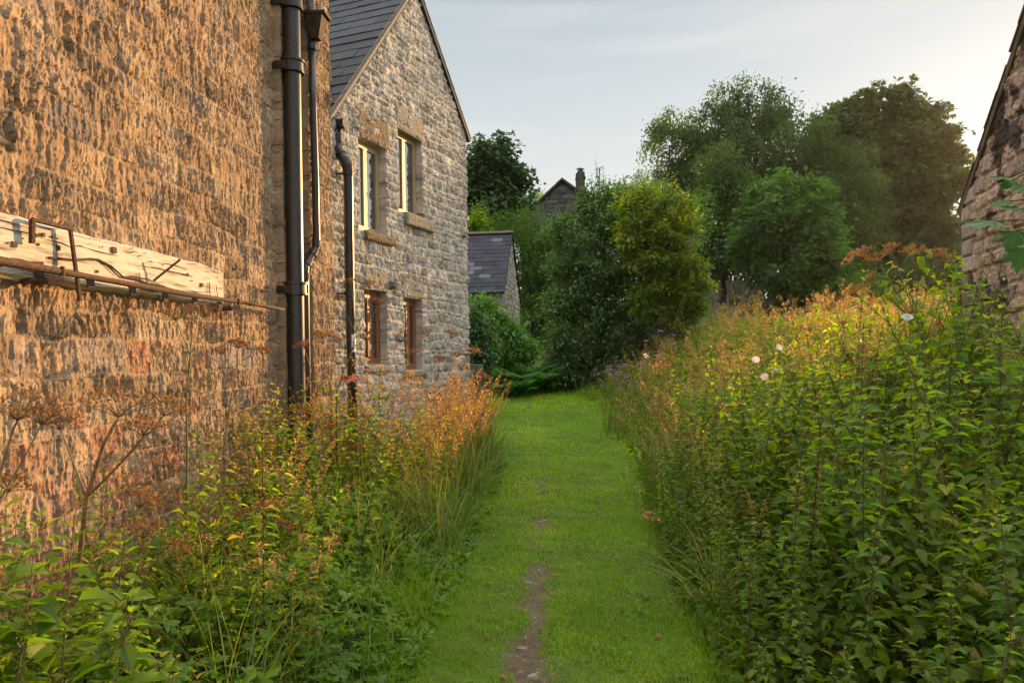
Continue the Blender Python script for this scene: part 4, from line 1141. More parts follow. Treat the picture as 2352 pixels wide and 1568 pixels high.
# bracken in front of the elder
def frond(mb, rg, base, az, L, arch=.5, mat=0):
    n = 13; t = np.linspace(0.12, 1, n); u = np.array((math.cos(az), math.sin(az), 0)); sd = np.array((-u[1], u[0], 0))
    c = base + u * (L * .75 * t ** 1.1)[:, None] + UP * (L * (.95 * t - arch * 1.1 * t * t))[:, None]
    tg = np.gradient(c, axis=0)
    for sg in (-1, 1):
        d = sd * sg + tg / np.linalg.norm(tg, axis=1)[:, None] * .5 - UP * .1
        mb.scatter(LANCE, c, frames(d), np.stack([L * .52 * np.sin(np.clip(1 - t * .93, .05, 1) * 1.5)] * 3, -1) * np.array((1.4, .8, .8)), np.clip(rg.uniform(.2, .8) + rg.normal(0, .1, n), 0, 1), mat)
    mb.tube(np.concatenate([[base], c]), .006, 4, mat=1, caps=False)
fr = []
for v in range(2):
    rg = np.random.default_rng(300 + v)
    root = thing('fern', 'fern', 'fern', group='ferns at the end of the path')
    mb = MB()
    for k in range(16): frond(mb, rg, np.array((rg.normal(0, .12), rg.normal(0, .12), 0)), rg.uniform(0, 6.28), rg.uniform(.9, 1.5), rg.uniform(.3, .6))
    mb.build('foliage', [M['fern'], M['stem_green']], root)
    fr.append(Proto(root))
for i, (x, Y, s, lb) in enumerate(((1150, 20.2, 1.0, 'bright green fern at the left edge of the path end, under the elder'), (1185, 20.6, 1.2, 'big arching fern in front of the elder bush, second from the gable'), (1222, 21.3, 1.15, 'pale green fern at the end of the mown path'), (1245, 22.6, 1.1, 'fern in the gap between elder and holly'), (1170, 19.6, .8, 'low fern nearest the camera at the path end'), (1208, 22.8, 1.3, 'tall fern at the back of the fern patch'))):
    p = at(x, 815, Y); fr[i % 2].place((p[0], Y, float(gz(p[0], Y))), i * 1.3, s, lb)
# ------------------------------------------------------------------ grass and herbs
def blades(mb, rg, pos, L, wd, lean, mat=0, rnd=None, seg=3, curl=1.0):
    """curved tapering blades: one strip each"""
    n = len(pos); az = rg.uniform(0, 2 * math.pi, n)
    u = np.stack([np.cos(az), np.sin(az), 0 * az], -1)
    fa = az + math.pi / 2 + rg.normal(0, .5, n); sd = np.stack([np.cos(fa), np.sin(fa), 0 * az], -1)
    L = np.broadcast_to(L, (n,)); wd = np.broadcast_to(wd, (n,)); lean = np.broadcast_to(lean, (n,))
    V = []
    for i in range(seg + 1):
        t = i / seg
        th = lean * (.35 + curl * t)
        c = pos + u * (L * t * np.sin(th * .75))[:, None] + UP * (L * t * np.cos(np.minimum(th * .75, 2.2)))[:, None]
        hw = wd * .5 * (1 - t ** 1.6) + wd * .03
        V += [c - sd * hw[:, None], c + sd * hw[:, None]]
    V = np.stack(V, 1)
    k = 2 * (seg + 1)
    f = np.array([(2 * i, 2 * i + 1, 2 * i + 3, 2 * i + 2) for i in range(seg)])
    F_ = (f[None] + (np.arange(n) * k)[:, None, None]).reshape(-1, 4)
    r = rg.uniform(0, 1, n) if rnd is None else rnd
    mb.add(V.reshape(-1, 3), F_, mat, np.repeat(r, seg))

# mown grass on the path
rg = np.random.default_rng(500)
mb = MB()
for (y0, y1, den, L, wd) in ((2.2, 4.5, 7500, .042, .0032), (4.5, 7, 4600, .046, .0042), (7, 11, 2400, .05, .006), (11, 17, 1100, .058, .010), (17, 25, 520, .07, .018)):
    n = int((y1 - y0) * 3.6 * den)
    x = rg.uniform(-1.2, 2.6, n); y = rg.uniform(y0, y1, n)
    edge = np.minimum(redge(y) + .25 - x, x - ledge(y) + .25)
    tuft = fbm(x * 3, y * 3, 61, 3)
    k = (edge + .25 * fbm(x * 4, y * 4, 62, 2) > 0) & (rg.random(n) > soil(x, y) * .93) & (rg.random(n) < .72 + .5 * tuft)
    x, y, edge, tuft = x[k], y[k], edge[k], tuft[k]
    side = 1 + 1.9 * (1 - ss(0, .5, edge)) * (.5 + .8 * (tuft > 0))
    LL = L * rg.uniform(.5, 1.5, len(x)) * side * (1 + .5 * tuft)
    rn = np.clip(.42 + .55 * fbm(x * .9, y * .7, 64, 4) + rg.normal(0, .16, len(x)) + .30 * ss(.42, .05, np.abs(x - np.interp(y, [0, 3.5, 5.6, 7.4, 12], [.03, .05, .165, .30, .4]))) * (1 - .5 * ss(8, 14, y)), 0, .98)
    rn = np.where(rg.random(len(x)) < .05, rg.uniform(.86, 1, len(x)), rn)
    blades(mb, rg, np.stack([x, y, gz(x, y) - .004], -1), LL, wd * rg.uniform(.7, 1.3, len(x)), rg.uniform(.2, 1.3, len(x)), 0, rn, 3)
tag(mb.build('path_grass', M['grass']), kind='stuff')
# clover and small leaves in the turf
mb = MB(); n = 5200
x = rg.uniform(-.9, 2.0, n); y = 2.4 + 9 * rg.random(n) ** 1.5
k = (x < redge(y) + .1) & (x > ledge(y) - .2) & (fbm(x * 2.2, y * 2.2, 71, 3) > .02) & (rg.random(n) > soil(x, y) * .9)
x, y = x[k], y[k]
mb.scatter(BUTTER, np.stack([x, y, gz(x, y) + rg.uniform(.012, .04, len(x))], -1), frames(rdirs(rg, len(x)) * np.array((1, 1, .25)), rdirs(rg, len(x)) * .35 + UP), rg.uniform(.018, .04, len(x)), rg.uniform(.2, .9, len(x)))
tag(mb.build('turf_weeds', M['butter']), kind='stuff')
# stones bedded in the bare strip
PEB = []
for i in range(4):
    a = np.linspace(0, 2 * math.pi, 9, endpoint=False); r = rg.uniform(.35, .6, 9)
    lo = np.stack([np.cos(a) * r, np.sin(a) * r * .7, a * 0 - .1], -1); hi = np.stack([np.cos(a) * r * .78, np.sin(a) * r * .55, .13 + rg.uniform(-.03, .03, 9)], -1)
    f4 = np.array([(j, (j + 1) % 9, 9 + (j + 1) % 9, 9 + j) for j in range(9)])
    PEB.append((np.concatenate([lo, hi, [[0, 0, .16]]]), [f4, np.array([(9 + j, 9 + (j + 1) % 9, 18) for j in range(9)])]))
mb = MB()
for i in range(4):
    n = 110; y = 2.6 + 7 * rg.random(n) ** 1.6; x = np.interp(y, [0, 3.5, 4.5, 5.6, 6.4, 7.4, 9.5], [.03, .05, .10, .165, .21, .30, .36]) + rg.normal(0, .10, n)
    k = (soil(x, y) > .5); x, y = x[k], y[k]
    big = rg.random(len(x)) < .12
    mb.scatter(PEB[i], np.stack([x, y, gz(x, y) - .010], -1), frames(rdirs(rg, len(x)) * np.array((1, 1, .05))), np.where(big, rg.uniform(.035, .075, len(x)), rg.uniform(.008, .026, len(x))), rg.random(len(x)))
tag(mb.build('path_stones', rnd_mat('path_stone', [(0, (.15, .115, .09)), (.6, (.24, .19, .15)), (1, (.36, .31, .26))], .9, .2, 50, .5)), kind='stuff')
# dead leaves and bits of straw on the path
mb = MB(); n = 420
x = rg.uniform(-.7, 1.3, n); y = 2.6 + 8 * rg.random(n) ** 1.4
mb.scatter(OVAL, np.stack([x, y, gz(x, y) + .02], -1), frames(rdirs(rg, n) * np.array((1, 1, .2)), rdirs(rg, n) * .5 + UP), rg.uniform(.015, .045, n), rg.random(n))
tag(mb.build('leaf_litter', M['dry_leaf']), kind='stuff')

# low leafy cover along the left bank
def wallx(y): return -2.87 + .089 * y
mb = MB(); n = 12500
y = 1.9 + 9.0 * rg.random(n) ** 1.15; t = rg.random(n); wx = np.where(y < 8, wallx(y) + .12, -5.28 + .38 * y + .12)
x = wx + (ledge(y) + .16 - wx) * t
den = fbm(x * 2.5, y * 2.5, 81, 3)
k = rg.random(n) < .8 + den; x, y = x[k], y[k]
hgt = (.05 + .30 * ss(0, .7, ledge(y) + .1 - x)) * rg.uniform(.3, 1.1, len(x)) * (1 + .5 * fbm(x * 2, y * 2, 82, 2))
rn = np.clip(.45 + .3 * fbm(x * 1.5, y * 1.5, 83, 2) + rg.normal(0, .15, len(x)), 0, .94)
mb.scatter(BUTTER, np.stack([x, y, gz(x, y) + hgt], -1), frames(rdirs(rg, len(x)) * np.array((1, 1, .3)) + (0, 0, .05), rdirs(rg, len(x)) * .55 + UP), rg.uniform(.035, .085, len(x)) * (1 + .03 * y), rn)
n = 2600
y = 1.9 + 8.5 * rg.random(n); t = rg.random(n); wx = np.where(y < 8, wallx(y) + .12, -5.28 + .38 * y + .12); x = wx + (ledge(y) + .1 - wx) * t
blades(mb, rg, np.stack([x, y, gz(x, y)], -1), rg.uniform(.15, .5, n), rg.uniform(.004, .009, n), rg.uniform(.2, 1.2, n), 1, rg.uniform(.1, .95, n), 4)
tag(mb.build('ground_cover', [M['butter'], M['tall_grass']]), kind='stuff')

# ------------------------------------------------------------------ nettles
def make_nettle(seed, h, Lf0=.078, gap=.054):
    rg = np.random.default_rng(seed)
    root = thing('nettle', 'nettle', 'nettle')
    st = MB(); fo = MB()
    def stem(base, dr, ln, r0, spacing, Lmax, az0, start):
        t = np.linspace(0, 1, 8)[:, None]
        bend = np.array((rg.normal(0, .10), rg.normal(0, .10), 0))
        path = base + dr * ln * t + bend * ln * t * t
        st.tube(path, r0 * (1 - .6 * t[:, 0]), 5, caps=False)
        nodes = np.arange(start * ln, ln, spacing)
        for i, q in enumerate(nodes):
            u = q / ln; j = u * 7; a = int(j); p = path[a] + (path[min(a + 1, 7)] - path[a]) * (j - a)
            az = az0 + i * math.pi / 2 + rg.normal(0, .2)
            Lf = Lmax * (1 - .75 * max(0, (u - .72) / .28) ** 1.3) * (.75 + .25 * min(1, u / .4)) * rg.uniform(.8, 1.15)
            for s in (0, math.pi):
                if rg.random() < .1 + .35 * (u < .3): continue
                o = np.array((math.cos(az + s), math.sin(az + s), 0))
                el = R(rg.uniform(-15, 28)) if u < .9 else R(50)
                pet = o * .026 * (Lf / .08) + UP * .012
                d = o * math.cos(el) + UP * math.sin(el)
                fo.scatter(NETTLE, (p + pet)[None], frames(d[None], (UP + rg.normal(0, .25, 3))[None]), np.array([Lf]), np.clip(rg.normal(.42 + .25 * (u > .85), .17, 1), 0, .9 if rg.random() > .02 else 1))
                st.tube([p, p + pet], .0012, 3, caps=False)
                if u > .45 and u < .95:
                    for k in range(3):      # tassels of flowers
                        a2 = az + s + rg.normal(0, .7); o2 = np.array((math.cos(a2), math.sin(a2), 0)); tl = rg.uniform(.025, .055)
                        m = 6; tt = np.linspace(.2, 1, m)[:, None]
                        pos = p + o2 * tl * .6 * tt + UP * (tl * (.3 * tt - .9 * tt * tt))
                        fo.scatter(TINY, pos, frames(rdirs(rg, m)), np.full(m, .011), rg.random(m), 1)
        return path
    dr = np.array((rg.normal(0, .12), rg.normal(0, .12), 1.0))
    path = stem(np.zeros(3), dr, h, .0042, gap, Lf0, rg.uniform(0, 3), .10)
    for k in range(rg.integers(2, 5)):
        u = rg.uniform(.3, .75); p = path[int(u * 7)]; az = rg.uniform(0, 6.28)
        stem(p, np.array((math.cos(az) * .55, math.sin(az) * .55, .85)), h * rg.uniform(.14, .26), .0025, .05, .062, az, .25)
    st.build('stem', M['stem_dark'], root); fo.build('foliage', [M['nettle'], M['nettle_dry']], root)
    return Proto(root)
NP = [make_nettle(600 + i, h) for i, h in enumerate((1.25, 1.4, 1.1, 1.32, 1.5, 1.2, 1.35))]
rg = np.random.default_rng(700)
def barnx(y): return 3.6 + .232 * y
cand = []
tries = 0
while len(cand) < 262 and tries < 60000:
    tries += 1
    y = 2.0 + 7.6 * rg.random() ** .9
    xr = min(.76 * y + .5, barnx(y) - .12) if y < 9.1 else .70 * y
    x0 = float(redge(y)) + .05
    if xr <= x0: continue
    x = rg.uniform(x0, xr)
    dmin = .16 + .012 * y
    if math.hypot(x, y) < 2.25: continue
    if all((x - a) ** 2 + (y - b) ** 2 > dmin * dmin for a, b in cand): cand.append((x, y))
for i, (x, y) in enumerate(cand):
    e = x - float(redge(y))
    s = (.50 + .50 * float(ss(.0, .9, e))) * rg.uniform(.82, 1.14) * (1.0 + .10 * float(ss(2.5, 4.5, y)))
    if y < 3.2: s *= .86
    s *= 1 + .22 * float(ss(.38, .62, x / y)) * float(ss(3.5, 5.5, y))
    if e < .3: lb = 'leafy nettle leaning out over the right edge of the mown path'
    elif barnx(y) - x < .55: lb = 'tall nettle growing against the foot of the stone barn'
    elif y < 4.2: lb = 'dark shaded nettle in the nearest part of the nettle bed on the right'
    else: lb = 'sunlit topped nettle in the middle of the nettle bed right of the path'
    NP[i % 7].place((x, y, float(gz(x, y)) - .02), rg.uniform(0, 6.28), s, lb, 'nettles in the bed right of the path', (rg.normal(0, .11), (rg.normal(-.12, .10) if e < .3 else rg.normal(0, .11))))
# nettles on the left bank
NB = [make_nettle(650 + i, h, .13, .055) for i, h in enumerate((1.05, 1.2, .95))]
LN = [(-1.22, 1.95, .80), (-1.36, 2.12, .86), (-1.05, 1.85, .62), (-1.5, 2.3, .9), (-1.16, 2.25, .66), (-1.62, 2.45, .88), (-.98, 2.1, .5), (-1.45, 2.55, .72), (-1.3, 1.75, .78), (-1.25, 2.6, .58), (-1.75, 2.75, .8), (-1.1, 2.45, .5), (-1.42, 1.9, .9), (-1.58, 2.15, .95), (-1.18, 1.7, .72), (-1.3, 2.3, .8), (-1.7, 2.3, .98), (-1.0, 1.72, .6)]
for i, (x, y, s) in enumerate(LN):
    NB[i % 3].place((x, y, float(gz(x, y)) - .02), i * 1.1, s * 1.0, 'big leaved sunlit nettle in the bottom left corner beside the wall', 'nettles at the bottom left', (rg.normal(0, .08), rg.normal(0, .08)))
for i in range(58):
    y = rg.uniform(3.0, 8.2); x = wallx(y) + .18 + (ledge(y) - wallx(y) - .7) * rg.random() ** 1.3
    NP[i % 7].place((x, y, float(gz(x, y)) - .02), rg.uniform(0, 6.28), rg.uniform(.62, .95) * (1.12 if y > 5 else .95), 'yellow green nettle in the weeds at the foot of the near house', 'nettles along the near house', (rg.normal(0, .1), rg.normal(0, .1)))

# ------------------------------------------------------------------ mixed tall herbs (lit band on the right, fringe on the left)
def make_herb(seed, h, dryness, wide, heads=1.0):
    rg = np.random.default_rng(seed); root = thing('meadow_herb', 'herb', 'wild plant'); st = MB(); fo = MB()
    for s in range(rg.integers(3, 6)):
        az = rg.uniform(0, 6.28); dr = np.array((math.cos(az) * .16, math.sin(az) * .16, 1.0)); ln = h * rg.uniform(.75, 1.1)
        t = np.linspace(0, 1, 6)[:, None]; path = np.array((rg.normal(0, .05), rg.normal(0, .05), 0)) + dr * ln * t + np.array((math.cos(az), math.sin(az), 0)) * .1 * ln * t ** 2
        st.tube(path, .0035 * (1 - .7 * t[:, 0]), 4, caps=False)
        m = int(ln / .022); u = np.sort(rg.uniform(.12, .98, m)); p = np.stack([np.interp(u, t[:, 0], path[:, k]) for k in range(3)], -1)
        a = np.arange(m) * 2.4; d = np.stack([np.cos(a), np.sin(a), rg.normal(.15, .4, m)], -1)
        fo.scatter(OVAL if wide else LANCE, p, frames(d, rdirs(rg, m) * .6 + UP), (.075 if wide else .095) * rg.uniform(.5, 1.1, m) * (1.1 - .55 * u), np.clip(dryness + .25 * (u - .5) + rg.normal(0, .17, m), 0, 1))
        for b in range(int(rg.integers(4, 8) * heads)):     # side sprays that carry dry heads
            q = rg.uniform(.55, 1); p0 = np.array([np.interp(q, t[:, 0], path[:, k]) for k in range(3)]); a2 = rg.uniform(0, 6.28)
            e = p0 + np.array((math.cos(a2) * .5, math.sin(a2) * .5, .9)) * rg.uniform(.06, .18)
            st.tube([p0, e], .0014, 3, caps=False)
            mm = 16; fo.scatter(TINY, e + rg.normal(0, .016, (mm, 3)), frames(rdirs(rg, mm)), rg.uniform(.012, .028, mm), rg.random(mm), 1)
    st.build('stem', M['stem_dry'], root); fo.build('foliage', [M['herb'], M['seed_tan']], root)
    return Proto(root)
HP = [make_herb(800 + i, *a) for i, a in enumerate(((1.15, .45, True), (1.3, .6, False), (1.0, .35, True), (1.25, .75, False), (1.1, .55, True), (1.4, .5, False)))]
HG = [make_herb(850 + i, *a) for i, a in enumerate(((1.1, .22, True, .0), (1.25, .34, False, .25), (1.0, .30, True, .2), (1.3, .26, False, .0)))]
cand = []; tries = 0
while len(cand) < 265 and tries < 60000:
    tries += 1
    y = 6.5 + 15.5 * rg.random() ** .85
    x = rg.uniform(float(redge(y)) - .05, min(.70 * y, 12.5))
    if y < 9.3 and x > barnx(y) - .3: continue
    if y < 9 and rg.random() < .5: continue
    if all((x - a) ** 2 + (y - b) ** 2 > (.20 + .012 * y) ** 2 for a, b in cand): cand.append((x, y))
cand.sort(key=lambda c: c[1])
def merged(mb, proto, loc, rz, sc_):
    """adds a plant's stem and leaves to one mesh (for the far plants nobody could count)"""
    c_, s_ = math.cos(rz), math.sin(rz); Rz = np.array(((c_, -s_, 0), (s_, c_, 0), (0, 0, 1.0)))
    for ch in proto.root.children:
        me = ch.data; nv = len(me.vertices); npoly = len(me.polygons)
        v = np.empty(nv * 3, np.float32); me.vertices.foreach_get('co', v); v = v.reshape(-1, 3)
        lv = np.empty(len(me.loops), np.int32); me.loops.foreach_get('vertex_index', lv)
        if len(lv) != npoly * 4: continue
        mi = np.empty(npoly, np.int32); me.polygons.foreach_get('material_index', mi)
        rn = np.empty(npoly, np.float32); me.attributes['rnd'].data.foreach_get('value', rn)
        f = lv.reshape(-1, 4); v = (v @ Rz.T) * sc_ + np.array(loc)
        stem_ = ch.name.startswith('stem'); base = mb.n
        mb.v.append(v); mb.n += nv
        for k_ in np.unique(mi):
            q = mi == k_
            mb.blk.append((f[q] + base, 2 if stem_ else int(k_), np.clip(rn[q] + rg.normal(0, .08), 0, 1)))
NKEEP = 158
for i, (x, y) in enumerate(cand[:NKEEP]):
    e = x - float(redge(y)); s = (.55 + .5 * float(ss(0, 1.0, e))) * rg.uniform(.8, 1.15)
    lb = 'low grey green herb along the right edge of the path' if e < .6 else ('golden backlit herb with dry heads in the near sunlit band on the right' if y < 12 else 'golden backlit herb with dry heads farther back in the sunlit band')
    (HG[i % 4] if (y < 9.5 or e < .8) and i % 5 else HP[i % 6]).place((x, y, float(gz(x, y)) - .02), rg.uniform(0, 6.28), s, lb, 'tall dry herbs in the sunlit band right of the path', (rg.normal(0, .08), rg.normal(0, .08)))
mbf = MB()
for i, (x, y) in enumerate(cand[NKEEP:]):
    e = x - float(redge(y))
    merged(mbf, HG[i % 4] if e < .8 and i % 5 else HP[i % 6], (x, y, float(gz(x, y)) - .02), rg.uniform(0, 6.28), (.55 + .5 * float(ss(0, 1.0, e))) * rg.uniform(.8, 1.15))
tag(mbf.build('far_herb_growth', [M['herb'], M['seed_tan'], M['stem_dry']]), kind='stuff')
k = 0
while k < 46:
    y = rg.uniform(2.9, 8.8); x = rg.uniform(float(redge(y)) + .1, min(.74 * y, barnx(y) - .25))
    k += 1
    HG[k % 4].place((x, y, float(gz(x, y)) - .02), rg.uniform(0, 6.28), rg.uniform(.75, 1.08) if x - float(redge(y)) > .6 else rg.uniform(.4, .6), 'narrow stemmed olive herb growing up through the nettles on the right', 'herbs among the nettles', (rg.normal(0, .1), rg.normal(0, .1)))
for i in range(34):
    y = rg.uniform(6.0, 10.5); x = rg.uniform(.40 * y, min(.70 * y, barnx(y) - .25 if y < 9.2 else 7))
    HP[i % 6].place((x, y, float(gz(x, y)) - .02), rg.uniform(0, 6.28), rg.uniform(1.05, 1.35), 'tall golden herb standing above the nettles beside the barn', 'tall golden herbs by the barn', (rg.normal(0, .1), rg.normal(0, .1)))
for i in range(56):
    y = rg.uniform(3.2, 10.5); wx = wallx(y) if y < 8 else -5.28 + .38 * y
    x = wx + .2 + (float(ledge(y)) - wx - .45) * rg.random()
    (HP[i % 6] if i % 2 == 0 else HG[i % 4]).place((x, y, float(gz(x, y)) - .02), rg.uniform(0, 6.28), rg.uniform(.6, .95) * (1.15 if 5 < y < 9 else .9), 'rusty seeded herb among the weeds between the houses and the path', 'dry herbs left of the path', (rg.normal(0, .1), rg.normal(0, .1)))
# filler of leaves low in both beds: nobody could count it
mb = MB(); n = 64000
y = 2.0 + 20.0 * rg.random(n) ** .9; x = redge(y) - .02 + (np.minimum(.74 * y + .4, 12.5) - redge(y)) * rg.random(n)
k = ~((y < 9.1) & (x > barnx(y) - .05)) & (np.hypot(x, y) > 2.0)
x, y = x[k], y[k]
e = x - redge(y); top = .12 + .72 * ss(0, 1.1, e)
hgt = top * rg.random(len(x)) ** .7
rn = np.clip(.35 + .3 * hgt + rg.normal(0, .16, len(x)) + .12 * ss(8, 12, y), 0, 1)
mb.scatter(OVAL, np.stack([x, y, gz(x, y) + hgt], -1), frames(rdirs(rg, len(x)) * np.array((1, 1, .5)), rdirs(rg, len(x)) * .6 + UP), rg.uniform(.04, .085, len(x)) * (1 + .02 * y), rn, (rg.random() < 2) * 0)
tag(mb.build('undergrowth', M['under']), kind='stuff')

# ------------------------------------------------------------------ tall grass and straw
def make_tuft(seed, n, L, straw):
    rg = np.random.default_rng(seed); root = thing('grass_tuft', 'tuft', 'grass tuft'); mb = MB()
    pos = np.stack([rg.normal(0, .05, n), rg.normal(0, .05, n), np.zeros(n)], -1)
    blades(mb, rg, pos, L * rg.uniform(.5, 1.1, n), rg.uniform(.005, .010, n), rg.uniform(.15, 1.25, n), 0, rg.uniform(0, 1, n) ** 1.2, 6, 1.3)
    mb.build('blades', M['tall_grass'], root)
    if straw:
        st = MB()
        for s in range(straw):
            pn = MB()
            az = rg.uniform(0, 6.28); ln = L * rg.uniform(1.1, 1.75); u = np.array((math.cos(az), math.sin(az), 0)); t = np.linspace(0, 1, 8)[:, None]
            path = np.array((rg.normal(0, .04), rg.normal(0, .04), 0)) + UP * ln * (t - .10 * t ** 3) + u * ln * (.10 * t + .28 * t ** 2.5) * rg.uniform(.3, 1.1)
            st.tube(path, .0016, 3, caps=False)
            m = 60; q = rg.uniform(.70, 1.0, m); p = np.stack([np.interp(q, t[:, 0], path[:, k]) for k in range(3)], -1)
            sp = .035 * (1.05 - q)[:, None] / .3; p = p + rdirs(rg, m) * sp * rg.uniform(.3, 1.2, (m, 1))
            pn.scatter(TINY, p, frames(rdirs(rg, m) * .6 + u * .4 + UP * .3), rg.uniform(.012, .025, m), rg.random(m))
            pn.build('seed_head', M['straw'], root)
        st.build('stalk', M['stem_dry'], root)
    return Proto(root)
TP = [make_tuft(900 + i, *a) for i, a in enumerate(((60, .75, 0), (50, .6, 5), (36, .85, 7), (40, .7, 6)))]
for i in range(92):
    y = 2.4 + 8.6 * rg.random(); wx = wallx(y) if y < 8 else -5.28 + .38 * y
    x = wx + .35 + (float(ledge(y)) - wx - .40) * rg.random() ** .7
    if y < 4.6 and i % 5: continue
    TP[(i % 4 if i % 2 == 0 else 0) if y > 4.2 else 0].place((x, y, float(gz(x, y)) - .02), rg.uniform(0, 6.28), rg.uniform(.7, 1.25), 'arching tuft of long grass in the weeds left of the path', 'grass tufts left of the path', (rg.normal(0, .08), rg.normal(0, .08)))
for i in range(26):
    y = rg.uniform(4.2, 8.8); x = float(redge(y)) + .12 + rg.uniform(0, 1) ** 1.5 * (min(.72 * y, barnx(y) - .4) - float(redge(y)))
    TP[i % 4].place((x, y, float(gz(x, y)) - .02), rg.uniform(0, 6.28), rg.uniform(.6, 1.2), 'long grass tangled among the nettles right of the path', 'grass among the nettles', (rg.normal(0, .1), rg.normal(0, .1)))
for i in range(26):
    y = rg.uniform(7.6, 11.6); x = float(ledge(y)) - rg.uniform(.05, .75)
    TP[2 + i % 2].place((x, y, float(gz(x, y)) - .02), rg.uniform(0, 6.28), rg.uniform(.85, 1.2), 'pinkish dry grass with fine seed heads in front of the grey gable corner', 'dry grasses by the gable corner', (rg.normal(0, .1), rg.normal(.08, .1)))
for i in range(70):
    y = 8 + 13 * rg.random(); x = float(redge(y)) + .1 + (min(.66 * y, 11.5) - float(redge(y))) * rg.random() ** 1.2
    if y < 9.3 and x > barnx(y) - .4: continue
    TP[1 + i % 3].place((x, y, float(gz(x, y)) - .02), rg.uniform(0, 6.28), rg.uniform(.9, 1.35), 'straw coloured grass standing in the sunlit band right of the path', 'dry grasses right of the path', (rg.normal(0, .1), rg.normal(0, .1)))

M['straw_stem'] = leaf_mat('pale_dry_ray', [(0, (.30, .18, .085)), (1, (.42, .27, .13))], (1.4, 1.1, .6), .4, .8, .1)
# ------------------------------------------------------------------ dried hogweeds, each with its own umbels
def umbel(parent, tip, axis, r, seed, rays=17, full=True, th=1.0, seed_m='seed', ray_m='stem_dry'):
    rg = np.random.default_rng(seed); mb = MB(); axis = axis / np.linalg.norm(axis)
    x = np.cross(axis, (.3, .9, .1)); x /= np.linalg.norm(x); y = np.cross(axis, x)
    for k in range(rays):
        rr = math.sqrt((k + .5) / rays) * rg.uniform(.8, 1.12); a = k * 2.39996 + rg.normal(0, .18)
        if rg.random() < .12: continue
        e = tip + (x * math.cos(a) + y * math.sin(a)) * r * rr + axis * r * (.62 - .30 * rr * rr) * rg.uniform(.6, 1.2)
        md = (tip + e) / 2 + axis * r * .05
        mb.tube([tip, md, e], [.0022 * th, .0017 * th, .0013 * th], 3, caps=False, mat=0)
        m = 11 if full else 7; d = rdirs(rg, m) + axis * .9; d /= np.linalg.norm(d, axis=1)[:, None]
        rl = r * .20 * rg.uniform(.7, 1.1, m)
        for q in range(m):
            mb.tube([e, e + d[q] * rl[q]], .0007 * th, 3, caps=False, mat=0)
        mb.scatter(TINY, e + d * rl[:, None], frames(d, rdirs(rg, m)), rg.uniform(.009, .015, m) * (1.15 if full else .8) * (1 + .3 * (th - 1)), rg.random(m), 1)
    return mb.build('umbel', [M[ray_m], M[seed_m]], parent)
def hogweed(label, Y, stem, tips, r0=.010, mat='stem_dry', group=None, full=True, base_drop=True, cat='hogweed', th=1.2, seed_m='seed', ray_m='stem_dry'):
    """stem: pixel path bottom to top; tips: (x, y, radius, index of the stem point it leaves from, depth offset)"""
    root = thing('hogweed', label, cat, group=group)
    P = [at(x, y, Y) for x, y in stem]
    if base_drop:
        b = P[0].copy(); b[2] = gz(b[0], b[1]) - .05; P = [b] + P
    sm_ = MB(); sm_.tube(P, np.linspace(r0, r0 * .45, len(P)), 7)
    for i, (x, y, r, j, dY) in enumerate(tips):
        t_ = at(x, y, Y + dY); s = P[j + (1 if base_drop else 0)]
        v = t_ - s; L = np.linalg.norm(v); u = np.linspace(0, 1, 6)[:, None]
        if L > .02:
            pth = s + v * u + UP * (-.10 * L * u * (1 - u)); sm_.tube(pth, r0 * .42 * (1 - .45 * u[:, 0]), 5, caps=False)
        umbel(root, t_, v + UP * max(L, .05) * .9, r, 1000 + int(x * 3 + y), 17 if r > .07 else 11, full, th, seed_m, ray_m)
    sm_.build('stem', M[mat], root, smooth=True)
    return root
hogweed('big brown dead hogweed with broad dark umbels leaning right in front of the near wall', 3.2,
        [(150, 1450), (180, 1300), (200, 1140), (238, 1020), (268, 965)], [(272, 958, .15, 4, 0), (375, 955, .12, 2, .15), (330, 1000, .09, 2, -.1), (140, 985, .11, 2, .2), (320, 1165, .10, 1, .2)], .014)
hogweed('dead hogweed cut off by the left edge of the picture', 2.9, [(-60, 1400), (-20, 1180), (0, 1090), (30, 985)], [(40, 965, .16, 3, 0), (95, 975, .10, 1, .1), (20, 1130, .09, 1, .1)], .012)
hogweed('thin green stemmed hogweed rising to a bare skeleton umbel under the beam', 4.5, [(428, 1200), (430, 1050), (428, 920), (437, 815), (440, 780)], [(405, 735, .10, 3, 0), (470, 728, .12, 3, .1), (440, 745, .06, 4, 0)], .009, 'stem_green', full=False)
hogweed('slender brown hogweed stem with small heads right of the green one', 4.8, [(492, 1200), (512, 1050), (530, 920), (543, 840)], [(548, 800, .08, 3, 0), (600, 812, .06, 2, 0), (508, 815, .06, 2, .1)], .008)
hogweed('rust brown hogweed in front of the soil pipe foot', 5.4, [(668, 1120), (680, 1040), (688, 985)], [(690, 955, .10, 2, 0), (735, 985, .09, 1, 0), (648, 975, .08, 1, .1)], .008)
hogweed('tall yellow stemmed hogweed with open forked umbels in front of the plastic downpipe', 6.9, [(772, 905), (790, 850), (808, 805), (818, 765)], [(807, 652, .065, 3, 0), (848, 662, .085, 3, .1), (868, 700, .075, 2, 0), (835, 778, .05, 2, 0), (780, 690, .05, 3, 0)], .010, 'stem_green')
hogweed('brown headed hogweed between the soil pipe and the plastic downpipe', 6.3, [(690, 980), (700, 900), (715, 850)], [(738, 778, .10, 2, 0), (772, 785, .07, 1, 0), (700, 800, .08, 2, .1)], .008)
hogweed('clump of orange brown hogweed heads in front of the grey gable', 8.2, [(985, 1010), (990, 920), (992, 850)], [(983, 772, .12, 2, 0), (1036, 775, .11, 2, .2), (1010, 830, .09, 1, 0), (950, 815, .08, 1, .1), (1060, 850, .10, 1, 0)], .008)
